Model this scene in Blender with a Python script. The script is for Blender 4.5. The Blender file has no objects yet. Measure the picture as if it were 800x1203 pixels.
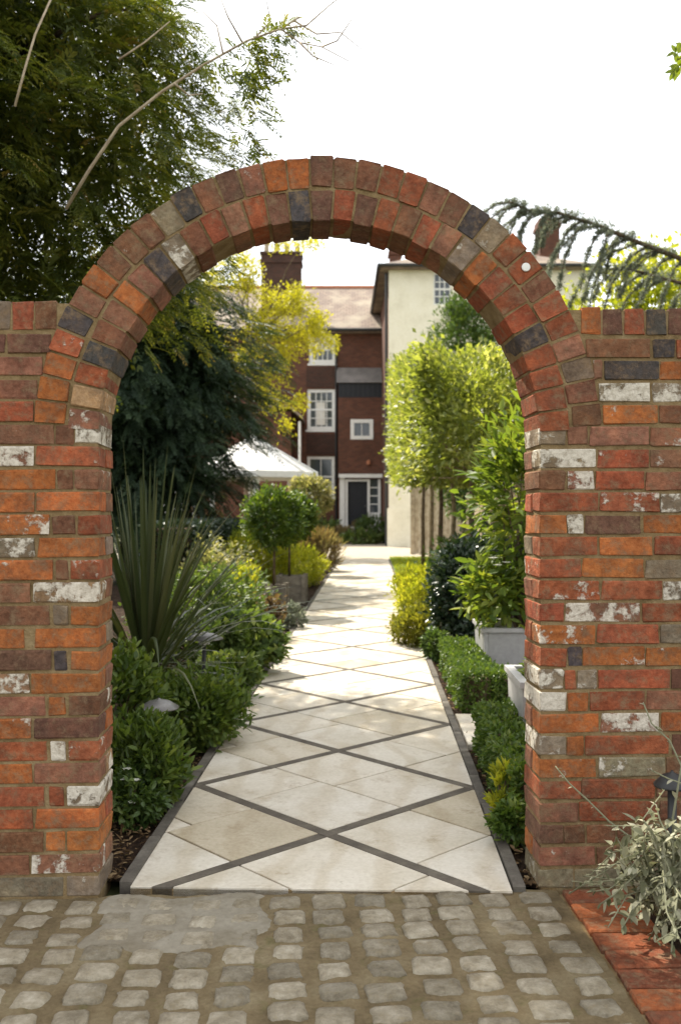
import bpy, bmesh, math, random
import numpy as np
from mathutils import Vector, Matrix
R = math.radians
random.seed(7)
rng = np.random.default_rng(11)
scene = bpy.context.scene
col = scene.collection

# ------------------------------------------------------------------ camera
FPX, HY, CAMH = 1090.0, 601.5, 1.28          # focal length in photo pixels, horizon row, eye height
cam_d = bpy.data.cameras.new('camera'); cam = bpy.data.objects.new('camera', cam_d); col.objects.link(cam)
cam.location = (0, 0, CAMH); cam.rotation_euler = (R(90), 0, 0)
cam_d.sensor_fit = 'VERTICAL'; cam_d.sensor_height = 36.0; cam_d.sensor_width = 24.0
cam_d.lens = FPX / 1203.0 * 36.0
cam_d.clip_end = 3000; cam_d.clip_start = 0.05
cam_d.dof.use_dof = True; cam_d.dof.focus_distance = 3.2; cam_d.dof.aperture_fstop = 3.8
scene.camera = cam
# ------------------------------------------------------------------ light
SUN_EL, SUN_AZ = R(51), R(-34)               # azimuth measured from +Y (garden axis) towards +X
world = bpy.data.worlds.new('World'); scene.world = world; world.use_nodes = True
wn = world.node_tree.nodes; wl = world.node_tree.links
for n in list(wn): wn.remove(n)
wo = wn.new('ShaderNodeOutputWorld'); wb = wn.new('ShaderNodeBackground'); sk = wn.new('ShaderNodeTexSky')
sk.sky_type = 'NISHITA'; sk.sun_disc = False; sk.sun_elevation = SUN_EL; sk.sun_rotation = SUN_AZ
sk.air_density = 1.0; sk.dust_density = 1.5; sk.ozone_density = 1.0
wb.inputs[1].default_value = 0.15
# thin bright cloud all over: the blue sky is mixed evenly with white cloud light
wmx = wn.new('ShaderNodeMix'); wmx.data_type = 'RGBA'; wmx.inputs[0].default_value = 0.82
wmx.inputs[7].default_value = (5.6, 5.6, 5.5, 1)
wl.new(sk.outputs[0], wmx.inputs[6]); wl.new(wmx.outputs[2], wb.inputs[0]); wl.new(wb.outputs[0], wo.inputs[0])
sd = bpy.data.lights.new('sun', 'SUN'); sd.energy = 4.2; sd.angle = R(0.6); sd.color = (1.0, .93, .80)
so = bpy.data.objects.new('sun', sd); col.objects.link(so)
TS = Vector((math.sin(SUN_AZ) * math.cos(SUN_EL), math.cos(SUN_AZ) * math.cos(SUN_EL), math.sin(SUN_EL)))
so.rotation_euler = TS.to_track_quat('Z', 'Y').to_euler(); so.location = TS * 40
scene.view_settings.view_transform = 'Standard'; scene.view_settings.look = 'None'
scene.view_settings.exposure = 1.25; scene.view_settings.gamma = 1.0
scene.view_settings.use_curve_mapping = False
scene.render.engine = 'CYCLES'
scene.cycles.max_bounces = 8; scene.cycles.transparent_max_bounces = 8

# ------------------------------------------------------------------ helpers
def at(px, py, Y):
    return Vector(((px - 400) / FPX * Y, Y, CAMH - (py - HY) / FPX * Y))
def grd(px, py):
    Y = FPX * CAMH / (py - HY)
    return Vector(((px - 400) / FPX * Y, Y, 0))
PA = R(1.84); PX0, PY0 = -0.066, 3.2             # garden path frame
def G(u, v, z=0.0):
    return Vector((PX0 + u * math.cos(PA) + v * math.sin(PA), PY0 - u * math.sin(PA) + v * math.cos(PA), z))

class MB:
    def __init__(s): s.v = []; s.f = []
    def quad(s, *p):
        n = len(s.v); s.v += [tuple(q) for q in p]; s.f.append(tuple(range(n, n + len(p))))
    def box(s, x0, x1, y0, y1, z0, z1):
        n = len(s.v)
        s.v += [(x0,y0,z0),(x1,y0,z0),(x1,y1,z0),(x0,y1,z0),(x0,y0,z1),(x1,y0,z1),(x1,y1,z1),(x0,y1,z1)]
        s.f += [tuple(n+i for i in q) for q in ((0,3,2,1),(4,5,6,7),(0,1,5,4),(1,2,6,5),(2,3,7,6),(3,0,4,7))]
        return s
    def prism(s, poly, z0, z1, ch=0.0):
        """polygon (list of xy, ccw) extruded up, top edge chamfered by ch"""
        n = len(s.v); k = len(poly)
        c = (sum(p[0] for p in poly)/k, sum(p[1] for p in poly)/k)
        def ins(p):
            dx, dy = c[0]-p[0], c[1]-p[1]; d = math.hypot(dx, dy) or 1
            return (p[0]+dx/d*ch*1.4, p[1]+dy/d*ch*1.4)
        rings = [[(p[0], p[1], z0) for p in poly]]
        if ch > 0:
            rings.append([(p[0], p[1], z1-ch) for p in poly]); rings.append([(*ins(p), z1) for p in poly])
        else: rings.append([(p[0], p[1], z1) for p in poly])
        for r in rings: s.v += r
        for j in range(len(rings)-1):
            for i in range(k):
                a = n+j*k+i; b = n+j*k+(i+1) % k
                s.f.append((a, b, b+k, a+k))
        s.f.append(tuple(n+i for i in reversed(range(k)))); m = n+(len(rings)-1)*k
        s.f.append(tuple(m+i for i in range(k)))
        return s
    def extr(s, poly, y0, y1):
        """polygon in xz extruded along y"""
        n = len(s.v); k = len(poly)
        s.v += [(p[0], y0, p[1]) for p in poly] + [(p[0], y1, p[1]) for p in poly]
        for i in range(k):
            j = (i+1) % k; s.f.append((n+i, n+j, n+k+j, n+k+i))
        s.f.append(tuple(n+i for i in reversed(range(k)))); s.f.append(tuple(n+k+i for i in range(k)))
        return s
    def tube(s, pts, rad, seg=7, cap=True):
        pts = [Vector(p) for p in pts]; n0 = len(s.v); k = len(pts)
        if not hasattr(rad, '__len__'): rad = [rad]*k
        prev = None
        for i, p in enumerate(pts):
            d = (pts[min(i+1, k-1)] - pts[max(i-1, 0)]).normalized()
            a = Vector((0,0,1)) if abs(d.z) < .9 else Vector((1,0,0))
            if prev is not None: a = prev
            x = (a - d*a.dot(d)).normalized(); y = d.cross(x); prev = x
            for j in range(seg):
                t = 2*math.pi*j/seg
                s.v.append(tuple(p + (x*math.cos(t) + y*math.sin(t))*rad[i]))
        for i in range(k-1):
            for j in range(seg):
                a = n0+i*seg+j; b = n0+i*seg+(j+1) % seg
                s.f.append((a, b, b+seg, a+seg))
        if cap:
            s.f.append(tuple(n0+j for j in reversed(range(seg)))); s.f.append(tuple(n0+(k-1)*seg+j for j in range(seg)))
        return s
    def lathe(s, prof, seg=20, c=(0,0,0), ph=0.0):
        n0 = len(s.v)
        for r, z in prof:
            for j in range(seg):
                t = 2*math.pi*j/seg+ph
                s.v.append((c[0]+r*math.cos(t), c[1]+r*math.sin(t), c[2]+z))
        k = len(prof)
        for i in range(k-1):
            for j in range(seg):
                a = n0+i*seg+j; b = n0+i*seg+(j+1) % seg
                s.f.append((a, b, b+seg, a+seg))
        s.f.append(tuple(n0+j for j in reversed(range(seg)))); s.f.append(tuple(n0+(k-1)*seg+j for j in range(seg)))
        return s
    def mesh(s, name, m=None, smooth=False):
        me = bpy.data.meshes.new(name); me.from_pydata(s.v, [], s.f); me.update()
        if m: me.materials.append(m)
        if smooth: me.polygons.foreach_set('use_smooth', [True]*len(me.polygons))
        return me
    def build(s, name, m=None, parent=None, smooth=False, loc=None):
        return link(name, s.mesh(name, m, smooth), parent, loc)
def link(name, me, parent=None, loc=None):
    o = bpy.data.objects.new(name, me); col.objects.link(o)
    if parent: o.parent = parent
    if loc is not None: o.location = loc
    return o
def tag(o, label=None, cat=None, group=None, kind=None):
    if label: o['label'] = label
    if cat: o['category'] = cat
    if group: o['group'] = group
    if kind: o['kind'] = kind
    return o
def thing(name, label, cat, loc=(0,0,0), rz=0.0, group=None):
    o = bpy.data.objects.new(name, None); col.objects.link(o); o.empty_display_size = .1
    o.location = loc; o.rotation_euler = (0, 0, rz)
    return tag(o, label, cat, group)

# ------------------------------------------------------------------ materials
def newmat(name):
    m = bpy.data.materials.new(name); m.use_nodes = True
    nt = m.node_tree
    for n in list(nt.nodes): nt.nodes.remove(n)
    o = nt.nodes.new('ShaderNodeOutputMaterial')
    return m, nt, o
def N(nt, t, **kw):
    n = nt.nodes.new(t)
    for k, v in kw.items(): setattr(n, k, v)
    return n
def ramp(nt, stops, fac=None):
    r = N(nt, 'ShaderNodeValToRGB'); e = r.color_ramp.elements
    while len(e) < len(stops): e.new(.5)
    for i, (p, c) in enumerate(stops):
        e[i].position = p; e[i].color = (*c, 1) if len(c) == 3 else c
    if fac is not None: nt.links.new(fac, r.inputs[0])
    return r
def noise(nt, vec, scale, detail=5, rough=.6):
    n = N(nt, 'ShaderNodeTexNoise'); n.inputs['Scale'].default_value = scale
    n.inputs['Detail'].default_value = detail; n.inputs['Roughness'].default_value = rough
    if vec is not None: nt.links.new(vec, n.inputs['Vector'])
    return n
def mix(nt, fac, a, b, mode='MIX'):
    n = N(nt, 'ShaderNodeMix'); n.data_type = 'RGBA'; n.blend_type = mode
    for s, v in ((n.inputs[0], fac), (n.inputs[6], a), (n.inputs[7], b)):
        if isinstance(v, (int, float)): s.default_value = v
        elif isinstance(v, (tuple, list)): s.default_value = (*v, 1) if len(v) == 3 else v
        else: nt.links.new(v, s)
    return n.outputs[2]
def math_n(nt, op, a, b=0.0, clamp=False):
    n = N(nt, 'ShaderNodeMath', operation=op, use_clamp=clamp)
    for i, v in enumerate((a, b)):
        if isinstance(v, (int, float)): n.inputs[i].default_value = v
        else: nt.links.new(v, n.inputs[i])
    return n.outputs[0]
def coords(nt, rand=True, which='Object'):
    tc = N(nt, 'ShaderNodeTexCoord'); v = tc.outputs[which]
    if rand:
        oi = N(nt, 'ShaderNodeObjectInfo'); m = N(nt, 'ShaderNodeVectorMath', operation='MULTIPLY_ADD')
        cmb = N(nt, 'ShaderNodeCombineXYZ')
        for i, k in enumerate((37.0, 53.0, 71.0)): nt.links.new(math_n(nt, 'MULTIPLY', oi.outputs['Random'], k), cmb.inputs[i])
        ad = N(nt, 'ShaderNodeVectorMath', operation='ADD'); nt.links.new(v, ad.inputs[0]); nt.links.new(cmb.outputs[0], ad.inputs[1])
        return ad.outputs[0], oi
    return v, None
def principled(nt, o, colr, rough=.8, bump=None, bstr=.3, bdist=.01, spec=.3, metal=0.0):
    p = N(nt, 'ShaderNodeBsdfPrincipled')
    if isinstance(colr, (tuple, list)): p.inputs['Base Color'].default_value = (*colr, 1)
    else: nt.links.new(colr, p.inputs['Base Color'])
    if isinstance(rough, (int, float)): p.inputs['Roughness'].default_value = rough
    else: nt.links.new(rough, p.inputs['Roughness'])
    p.inputs['Specular IOR Level'].default_value = spec; p.inputs['Metallic'].default_value = metal
    if bump is not None:
        b = N(nt, 'ShaderNodeBump'); b.inputs['Strength'].default_value = bstr; b.inputs['Distance'].default_value = bdist
        nt.links.new(bump, b.inputs['Height']); nt.links.new(b.outputs[0], p.inputs['Normal'])
    nt.links.new(p.outputs[0], o.inputs[0])
    return p
def simple(name, c1, c2=None, scale=8.0, rough=.7, bstr=.2, bdist=.004, spec=.3, metal=0.0, c3=None, rand=True, which='Object'):
    m, nt, o = newmat(name)
    v, _ = coords(nt, rand, which)
    n = noise(nt, v, scale)
    c2 = c2 or tuple(x*.7 for x in c1)
    st = [(.3, c2), (.65, c1)] if c3 is None else [(.28, c2), (.5, c1), (.72, c3)]
    r = ramp(nt, st, n.outputs[0])
    n2 = noise(nt, v, scale*9, 3)
    cc = mix(nt, .35, r.outputs[0], n2.outputs[0], 'SOFT_LIGHT')
    principled(nt, o, cc, rough, n2.outputs[0], bstr, bdist, spec, metal)
    return m

# old brick: object colour is the fired colour, object alpha how much old paint/lime is left
def brick_mat():
    m, nt, o = newmat('old_brick')
    v, oi = coords(nt)
    n1 = noise(nt, v, 9, 4); n2 = noise(nt, v, 55, 6, .7); n3 = noise(nt, v, 22, 6, .65); n4 = noise(nt, v, 4.5, 2)
    base = mix(nt, .85, oi.outputs['Color'], ramp(nt, [(.22, (.22,.20,.19)), (.5, (.5,.5,.5)), (.78, (.78,.70,.60))], n1.outputs[0]).outputs[0], 'OVERLAY')
    base = mix(nt, .75, base, ramp(nt, [(.3, (.22,.22,.22)), (.7, (.78,.78,.78))], n2.outputs[0]).outputs[0], 'SOFT_LIGHT')
    soot = ramp(nt, [(.46, (0,0,0)), (.70, (1,1,1))], noise(nt, v, 13, 6, .72).outputs[0])
    base = mix(nt, math_n(nt, 'MULTIPLY', soot.outputs[0], .72), base, (.075,.048,.034))
    smear = ramp(nt, [(.50, (0,0,0)), (.66, (1,1,1))], noise(nt, v, 26, 7, .75).outputs[0])
    base = mix(nt, math_n(nt, 'MULTIPLY', smear.outputs[0], .5), base, (.27,.185,.105))
    # lime and paint remains
    h = math_n(nt, 'ADD', math_n(nt, 'MULTIPLY', n3.outputs[0], .55), math_n(nt, 'MULTIPLY', n4.outputs[0], .45))
    thr = math_n(nt, 'SUBTRACT', .71, math_n(nt, 'MULTIPLY', oi.outputs['Alpha'], .285))
    mk = math_n(nt, 'MULTIPLY', math_n(nt, 'SUBTRACT', h, thr), 22.0, True)
    pc = ramp(nt, [(.3, (.36,.31,.24)), (.58, (.64,.59,.50))], n2.outputs[0])
    base = mix(nt, math_n(nt, 'MULTIPLY', mk, .9), base, pc.outputs[0])
    bh = math_n(nt, 'ADD', math_n(nt, 'ADD', n2.outputs[0], math_n(nt, 'MULTIPLY', n3.outputs[0], 1.5)), math_n(nt, 'MULTIPLY', mk, .5))
    principled(nt, o, base, .9, bh, .8, .007, .15)
    return m
M = {}
M['brick'] = brick_mat()
M['mortar'] = simple('lime_mortar', (.215,.150,.075), (.125,.085,.04), 14, .95, .8, .006, .1, c3=(.27,.205,.115), rand=False)
def backbrick():
    m, nt, o = newmat('plain_brick')
    v, _ = coords(nt, False); g = N(nt, 'ShaderNodeNewGeometry')
    r = ramp(nt, [(0, (.13,.064,.044)), (.2, (.165,.076,.042)), (.45, (.255,.075,.036)), (.7, (.315,.105,.034)), (.86, (.225,.102,.062)), (.93, (.066,.058,.056)), (1, (.42,.37,.30))], g.outputs['Random Per Island'])
    r.color_ramp.interpolation = 'CONSTANT'
    n1 = noise(nt, v, 13, 6, .72); n2 = noise(nt, v, 55, 5, .7)
    b = mix(nt, .8, r.outputs[0], ramp(nt, [(.3, (.25,.23,.22)), (.7, (.72,.68,.62))], n1.outputs[0]).outputs[0], 'OVERLAY')
    b = mix(nt, .6, b, n2.outputs[0], 'SOFT_LIGHT')
    principled(nt, o, b, .9, n2.outputs[0], .7, .006, .15)
    return m
M['back_brick'] = backbrick()

def stone_mat():
    m, nt, o = newmat('limestone_slab')
    v, oi = coords(nt)
    w = N(nt, 'ShaderNodeTexWave'); w.inputs['Scale'].default_value = 1.3; w.inputs['Distortion'].default_value = 9; w.inputs['Detail'].default_value = 5
    nt.links.new(v, w.inputs['Vector'])
    n1 = noise(nt, v, 3.2, 6); n2 = noise(nt, v, 60, 4)
    a = ramp(nt, [(.25, (.44,.385,.29)), (.5, (.56,.51,.425)), (.8, (.64,.60,.53))], n1.outputs[0])
    b = mix(nt, math_n(nt, 'MULTIPLY', ramp(nt, [(.62, (0,0,0)), (.95, (1,1,1))], w.outputs[0]).outputs[0], .3), a.outputs[0], (.36,.28,.17))
    st = ramp(nt, [(.54, (0,0,0)), (.68, (1,1,1))], noise(nt, v, 8, 9, .78).outputs[0])
    b = mix(nt, math_n(nt, 'MULTIPLY', st.outputs[0], .55), b, (.27,.19,.10))
    pit = ramp(nt, [(.60, (0,0,0)), (.72, (1,1,1))], noise(nt, v, 38, 5, .7).outputs[0])
    b = mix(nt, math_n(nt, 'MULTIPLY', pit.outputs[0], .35), b, (.22,.17,.10))
    b = mix(nt, 1.0, b, ramp(nt, [(0, (.78,.73,.63)), (.25, (1,.98,.95)), (1, (1,1,1))], oi.outputs['Random']).outputs[0], 'MULTIPLY')
    b = mix(nt, .45, b, n2.outputs[0], 'SOFT_LIGHT')
    principled(nt, o, b, ramp(nt, [(.3, (.45,.45,.45)), (.7, (.7,.7,.7))], n1.outputs[0]).outputs[0], n2.outputs[0], .12, .002, .35)
    return m
M['slab'] = stone_mat()
M['slate'] = simple('dark_slate_band', (.105,.088,.068), (.07,.058,.045), 10, .8, .3, .002, .25, c3=(.15,.13,.10))
M['edging'] = simple('dark_edging', (.105,.092,.076), (.06,.052,.043), 9, .8, .5, .004, .2, c3=(.16,.145,.12))
def sett_mat():
    m, nt, o = newmat('granite_sett')
    v, oi = coords(nt)
    n1 = noise(nt, v, 17, 6, .7); n2 = noise(nt, v, 120, 4, .7); n3 = noise(nt, v, 30, 6, .75)
    a = ramp(nt, [(.28, (.13,.108,.075)), (.5, (.24,.212,.16)), (.72, (.35,.32,.26))], n1.outputs[0])
    b = mix(nt, 1.0, a.outputs[0], ramp(nt, [(0, (.72,.70,.66)), (.5, (1,.97,.92)), (1, (1.18,1.16,1.12))], oi.outputs['Random']).outputs[0], 'MULTIPLY')
    d = ramp(nt, [(.52, (0,0,0)), (.66, (1,1,1))], n3.outputs[0])
    b = mix(nt, math_n(nt, 'MULTIPLY', d.outputs[0], .5), b, (.17,.13,.07))
    b = mix(nt, .6, b, n2.outputs[0], 'SOFT_LIGHT')
    bh = math_n(nt, 'ADD', n1.outputs[0], math_n(nt, 'MULTIPLY', n2.outputs[0], .4))
    principled(nt, o, b, .85, bh, .9, .009, .25)
    return m
M['sett'] = sett_mat()
def sett_joint():
    m, nt, o = newmat('sett_joint_mortar')
    v, _ = coords(nt, False)
    n1 = noise(nt, v, 5, 6); n2 = noise(nt, v, 70, 5, .7)
    a = ramp(nt, [(.3, (.10,.075,.042)), (.5, (.165,.125,.07)), (.72, (.22,.18,.11))], n1.outputs[0])
    moss = ramp(nt, [(.55, (0,0,0)), (.7, (1,1,1))], noise(nt, v, 11, 6, .7).outputs[0])
    b = mix(nt, math_n(nt, 'MULTIPLY', moss.outputs[0], .5), a.outputs[0], (.10,.10,.035))
    b = mix(nt, .6, b, n2.outputs[0], 'SOFT_LIGHT')
    principled(nt, o, b, .95, n2.outputs[0], .9, .008, .1)
    return m
M['joint'] = sett_joint()
M['cement'] = simple('cement_wash', (.215,.19,.145), (.15,.125,.085), 6, .9, .5, .004, .2, c3=(.26,.235,.185), rand=False)
M['soil'] = simple('bark_soil', (.045,.028,.018), (.018,.011,.008), 22, .95, 1.0, .02, .1, c3=(.10,.06,.035), rand=False)
M['grass'] = simple('lawn_grass', (.12,.17,.03), (.07,.11,.02), 6, .9, .6, .02, .1, c3=(.16,.20,.04), rand=False)
M['field'] = simple('ground_earth', (.09,.10,.04), (.06,.06,.03), .8, .95, .5, .02, .1, rand=False)
M['gravel'] = simple('pale_gravel', (.40,.35,.27), (.24,.20,.15), 30, .95, .8, .01, .1, c3=(.5,.45,.37), rand=False)
M['bark'] = simple('bark', (.12,.085,.055), (.05,.035,.025), 18, .9, .9, .01, .1, c3=(.19,.15,.11))
M['palebark'] = simple('pale_trunk_bark', (.26,.20,.12), (.13,.10,.06), 16, .9, .7, .006, .1, c3=(.34,.28,.19))
M['deadwood'] = simple('dead_wood', (.50,.42,.31), (.30,.23,.16), 15, .85, .5, .004, .2)
M['white'] = simple('white_paint', (.74,.73,.70), (.66,.65,.61), 5, .5, .1, .002, .4)
M['planter'] = simple('pale_grey_planter', (.40,.39,.385), (.33,.325,.32), 4, .5, .08, .002, .4)
M['cream'] = simple('cream_render', (.70,.655,.52), (.60,.555,.43), 1.2, .9, .25, .006, .15, c3=(.74,.70,.58), rand=False)
M['slate_roof'] = None
M['lead'] = simple('lead_sheet', (.20,.18,.165), (.12,.11,.10), 3, .6, .3, .01, .4)
M['blackmetal'] = simple('black_metal', (.03,.03,.03), (.02,.02,.02), 10, .5, .1, .001, .4)
M['greymetal'] = simple('grey_metal', (.20,.19,.18), (.13,.125,.12), 12, .45, .1, .001, .5, .6)
M['darkpaint'] = simple('dark_door_paint', (.016,.018,.024), (.012,.013,.017), 4, .5, .05, .001, .3)
M['terracotta'] = simple('terracotta', (.45,.19,.10), (.33,.13,.07), 9, .85, .3, .004, .2)
M['canvas'] = simple('gazebo_roof_paint', (.72,.70,.66), (.60,.58,.54), 3, .6, .1, .002, .3)
M['fence'] = simple('weathered_fence_board', (.40,.32,.22), (.24,.185,.12), 9, .9, .6, .004, .1, c3=(.50,.42,.31))
M['oldwood'] = simple('grey_planter_wood', (.22,.19,.15), (.13,.11,.09), 12, .85, .5, .004, .2, c3=(.30,.27,.22))
M['curtain'] = simple('white_curtain', (.70,.67,.60), (.58,.55,.48), 6, .9, .2, .004, .1)
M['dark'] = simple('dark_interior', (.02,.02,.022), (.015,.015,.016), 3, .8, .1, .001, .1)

def wallbrick(name, c1, c2, mort, sc=1.0):
    m, nt, o = newmat(name)
    tc = N(nt, 'ShaderNodeTexCoord'); sep = N(nt, 'ShaderNodeSeparateXYZ'); nt.links.new(tc.outputs['Object'], sep.inputs[0])
    cb = N(nt, 'ShaderNodeCombineXYZ')
    nt.links.new(math_n(nt, 'ADD', sep.outputs[0], sep.outputs[1]), cb.inputs[0]); nt.links.new(sep.outputs[2], cb.inputs[1])
    b = N(nt, 'ShaderNodeTexBrick'); nt.links.new(cb.outputs[0], b.inputs['Vector'])
    b.inputs['Color1'].default_value = (*c1, 1); b.inputs['Color2'].default_value = (*c2, 1); b.inputs['Mortar'].default_value = (*mort, 1)
    b.inputs['Scale'].default_value = sc; b.inputs['Brick Width'].default_value = .225; b.inputs['Row Height'].default_value = .075
    b.inputs['Mortar Size'].default_value = .008; b.inputs['Bias'].default_value = 0
    n1 = noise(nt, tc.outputs['Object'], 1.1, 5)
    cc = mix(nt, .5, b.outputs[0], ramp(nt, [(.3, (.3,.28,.27)), (.7, (.68,.68,.68))], n1.outputs[0]).outputs[0], 'OVERLAY')
    principled(nt, o, cc, .9, b.outputs['Fac'], -.4, .01, .2)
    return m
M['housebrick'] = wallbrick('house_brick', (.140,.056,.036), (.085,.038,.027), (.105,.070,.050))
M['housebrick_dark'] = wallbrick('sooty_brick', (.075,.035,.025), (.05,.028,.022), (.07,.05,.04))
def rooftile(name, c1, c2, c3):
    m, nt, o = newmat(name)
    tc = N(nt, 'ShaderNodeTexCoord'); sep = N(nt, 'ShaderNodeSeparateXYZ'); nt.links.new(tc.outputs['Object'], sep.inputs[0])
    cb = N(nt, 'ShaderNodeCombineXYZ')
    nt.links.new(sep.outputs[0], cb.inputs[0]); nt.links.new(math_n(nt, 'ADD', sep.outputs[2], sep.outputs[1]), cb.inputs[1])
    b = N(nt, 'ShaderNodeTexBrick'); nt.links.new(cb.outputs[0], b.inputs['Vector'])
    b.inputs['Color1'].default_value = (*c1, 1); b.inputs['Color2'].default_value = (*c2, 1); b.inputs['Mortar'].default_value = (.09,.075,.06, 1)
    b.inputs['Scale'].default_value = 1; b.inputs['Brick Width'].default_value = .28; b.inputs['Row Height'].default_value = .30
    b.inputs['Mortar Size'].default_value = .012
    n1 = noise(nt, tc.outputs['Object'], .9, 6)
    cc = mix(nt, ramp(nt, [(.45, (0,0,0)), (.68, (1,1,1))], n1.outputs[0]).outputs[0], b.outputs[0], c3)
    principled(nt, o, cc, .85, b.outputs['Fac'], -.5, .02, .2)
    return m
M['rooftile'] = rooftile('old_roof_tiles', (.27,.205,.16), (.20,.15,.125), (.34,.29,.22))
M['rooftile2'] = rooftile('brown_roof_tiles', (.20,.15,.12), (.14,.11,.09), (.26,.21,.15))

def glass_mat():
    m, nt, o = newmat('window_glass')
    p = principled(nt, o, (.05,.06,.07), .06, spec=.6)
    return m
M['glass'] = glass_mat()

def leaf_mat(name, stops, trans=.45, rough=.45, spec=.3, tcol=None):
    m, nt, o = newmat(name)
    a = N(nt, 'ShaderNodeAttribute'); a.attribute_name = 'tint'
    r = ramp(nt, stops, a.outputs['Fac'])
    p = N(nt, 'ShaderNodeBsdfPrincipled'); nt.links.new(r.outputs[0], p.inputs['Base Color'])
    p.inputs['Roughness'].default_value = rough; p.inputs['Specular IOR Level'].default_value = spec
    t = N(nt, 'ShaderNodeBsdfTranslucent')
    tc = mix(nt, 1.0, r.outputs[0], tcol or (1.5, 1.45, .6), 'MULTIPLY')
    nt.links.new(tc, t.inputs[0])
    mx = N(nt, 'ShaderNodeMixShader'); mx.inputs[0].default_value = trans
    nt.links.new(p.outputs[0], mx.inputs[1]); nt.links.new(t.outputs[0], mx.inputs[2]); nt.links.new(mx.outputs[0], o.inputs[0])
    return m
M['yew'] = leaf_mat('yew_needles', [(0, (.03,.048,.014)), (.5, (.098,.12,.024)), (.85, (.19,.19,.036)), (1, (.23,.165,.045))], .42, .5, .25)
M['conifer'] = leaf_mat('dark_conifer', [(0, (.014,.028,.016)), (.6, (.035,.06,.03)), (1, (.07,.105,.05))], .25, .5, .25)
M['golden'] = leaf_mat('golden_leaf', [(0, (.20,.19,.015)), (.5, (.33,.31,.025)), (1, (.42,.40,.05))], .5, .5)
M['cord'] = leaf_mat('cordyline_leaf', [(0, (.035,.05,.018)), (.6, (.07,.085,.03)), (1, (.13,.13,.055))], .2, .38, .45)
M['hebe'] = leaf_mat('glossy_green_leaf', [(0, (.045,.08,.018)), (.6, (.105,.155,.03)), (1, (.19,.235,.05))], .38, .42, .35)
M['box'] = leaf_mat('box_leaf', [(0, (.045,.085,.018)), (.6, (.095,.155,.03)), (1, (.19,.24,.06))], .35, .42, .4)
M['bay'] = leaf_mat('bay_leaf', [(0, (.04,.075,.014)), (.6, (.085,.14,.022)), (1, (.19,.24,.03))], .4, .4, .4)
M['perennial'] = leaf_mat('soft_green_leaf', [(0, (.05,.085,.025)), (.6, (.10,.15,.04)), (1, (.19,.225,.07))], .4, .5)
M['lime'] = leaf_mat('lime_leaf', [(0, (.16,.20,.02)), (.5, (.30,.32,.03)), (1, (.45,.43,.05))], .5, .5)
M['olive'] = leaf_mat('golden_olive_leaf', [(0, (.09,.10,.018)), (.5, (.16,.17,.025)), (1, (.27,.25,.04))], .45, .5)
M['pleach'] = leaf_mat('pleached_leaf', [(0, (.10,.13,.03)), (.5, (.20,.235,.055)), (.85, (.30,.32,.095)), (1, (.42,.42,.20))], .5, .4, .4)
M['laurel'] = leaf_mat('laurel_leaf', [(0, (.055,.10,.018)), (.5, (.125,.18,.03)), (1, (.26,.29,.05))], .48, .52, .3)
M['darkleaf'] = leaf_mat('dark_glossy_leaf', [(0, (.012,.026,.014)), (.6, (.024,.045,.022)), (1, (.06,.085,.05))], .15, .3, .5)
M['ivy'] = leaf_mat('evergreen_leaf', [(0, (.035,.065,.016)), (.6, (.075,.125,.03)), (1, (.13,.18,.045))], .35, .42, .4)
M['cedar'] = leaf_mat('blue_cedar', [(0, (.12,.135,.10)), (.6, (.20,.225,.175)), (1, (.31,.33,.26))], .45, .55, .2, (1.1,1.1,.9))
M['silver'] = leaf_mat('silver_leaf', [(0, (.10,.105,.055)), (.5, (.24,.24,.15)), (1, (.46,.44,.33))], .25, .75, .15, (1.1,1.1,.8))
M['pinkleaf'] = leaf_mat('bronze_pink_leaf', [(0, (.14,.095,.06)), (.5, (.22,.165,.105)), (1, (.30,.28,.16))], .4, .45)
M['purple'] = leaf_mat('purple_brown_leaf', [(0, (.07,.045,.03)), (.5, (.13,.085,.055)), (1, (.21,.17,.08))], .35, .5)
M['variegated'] = leaf_mat('variegated_leaf', [(0, (.13,.16,.06)), (.5, (.28,.27,.14)), (1, (.48,.44,.30))], .4, .5)
M['flower'] = leaf_mat('white_petal', [(0, (.6,.6,.5)), (1, (.8,.8,.74))], .3, .6, .2, (1,1,1))
M['mapleleaf'] = leaf_mat('maple_leaf', [(0, (.10,.15,.02)), (1, (.22,.26,.03))], .5, .45)
M['litter'] = leaf_mat('leaf_litter', [(0, (.05,.03,.015)), (.6, (.13,.08,.04)), (1, (.28,.20,.11))], .1, .8, .1)

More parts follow.
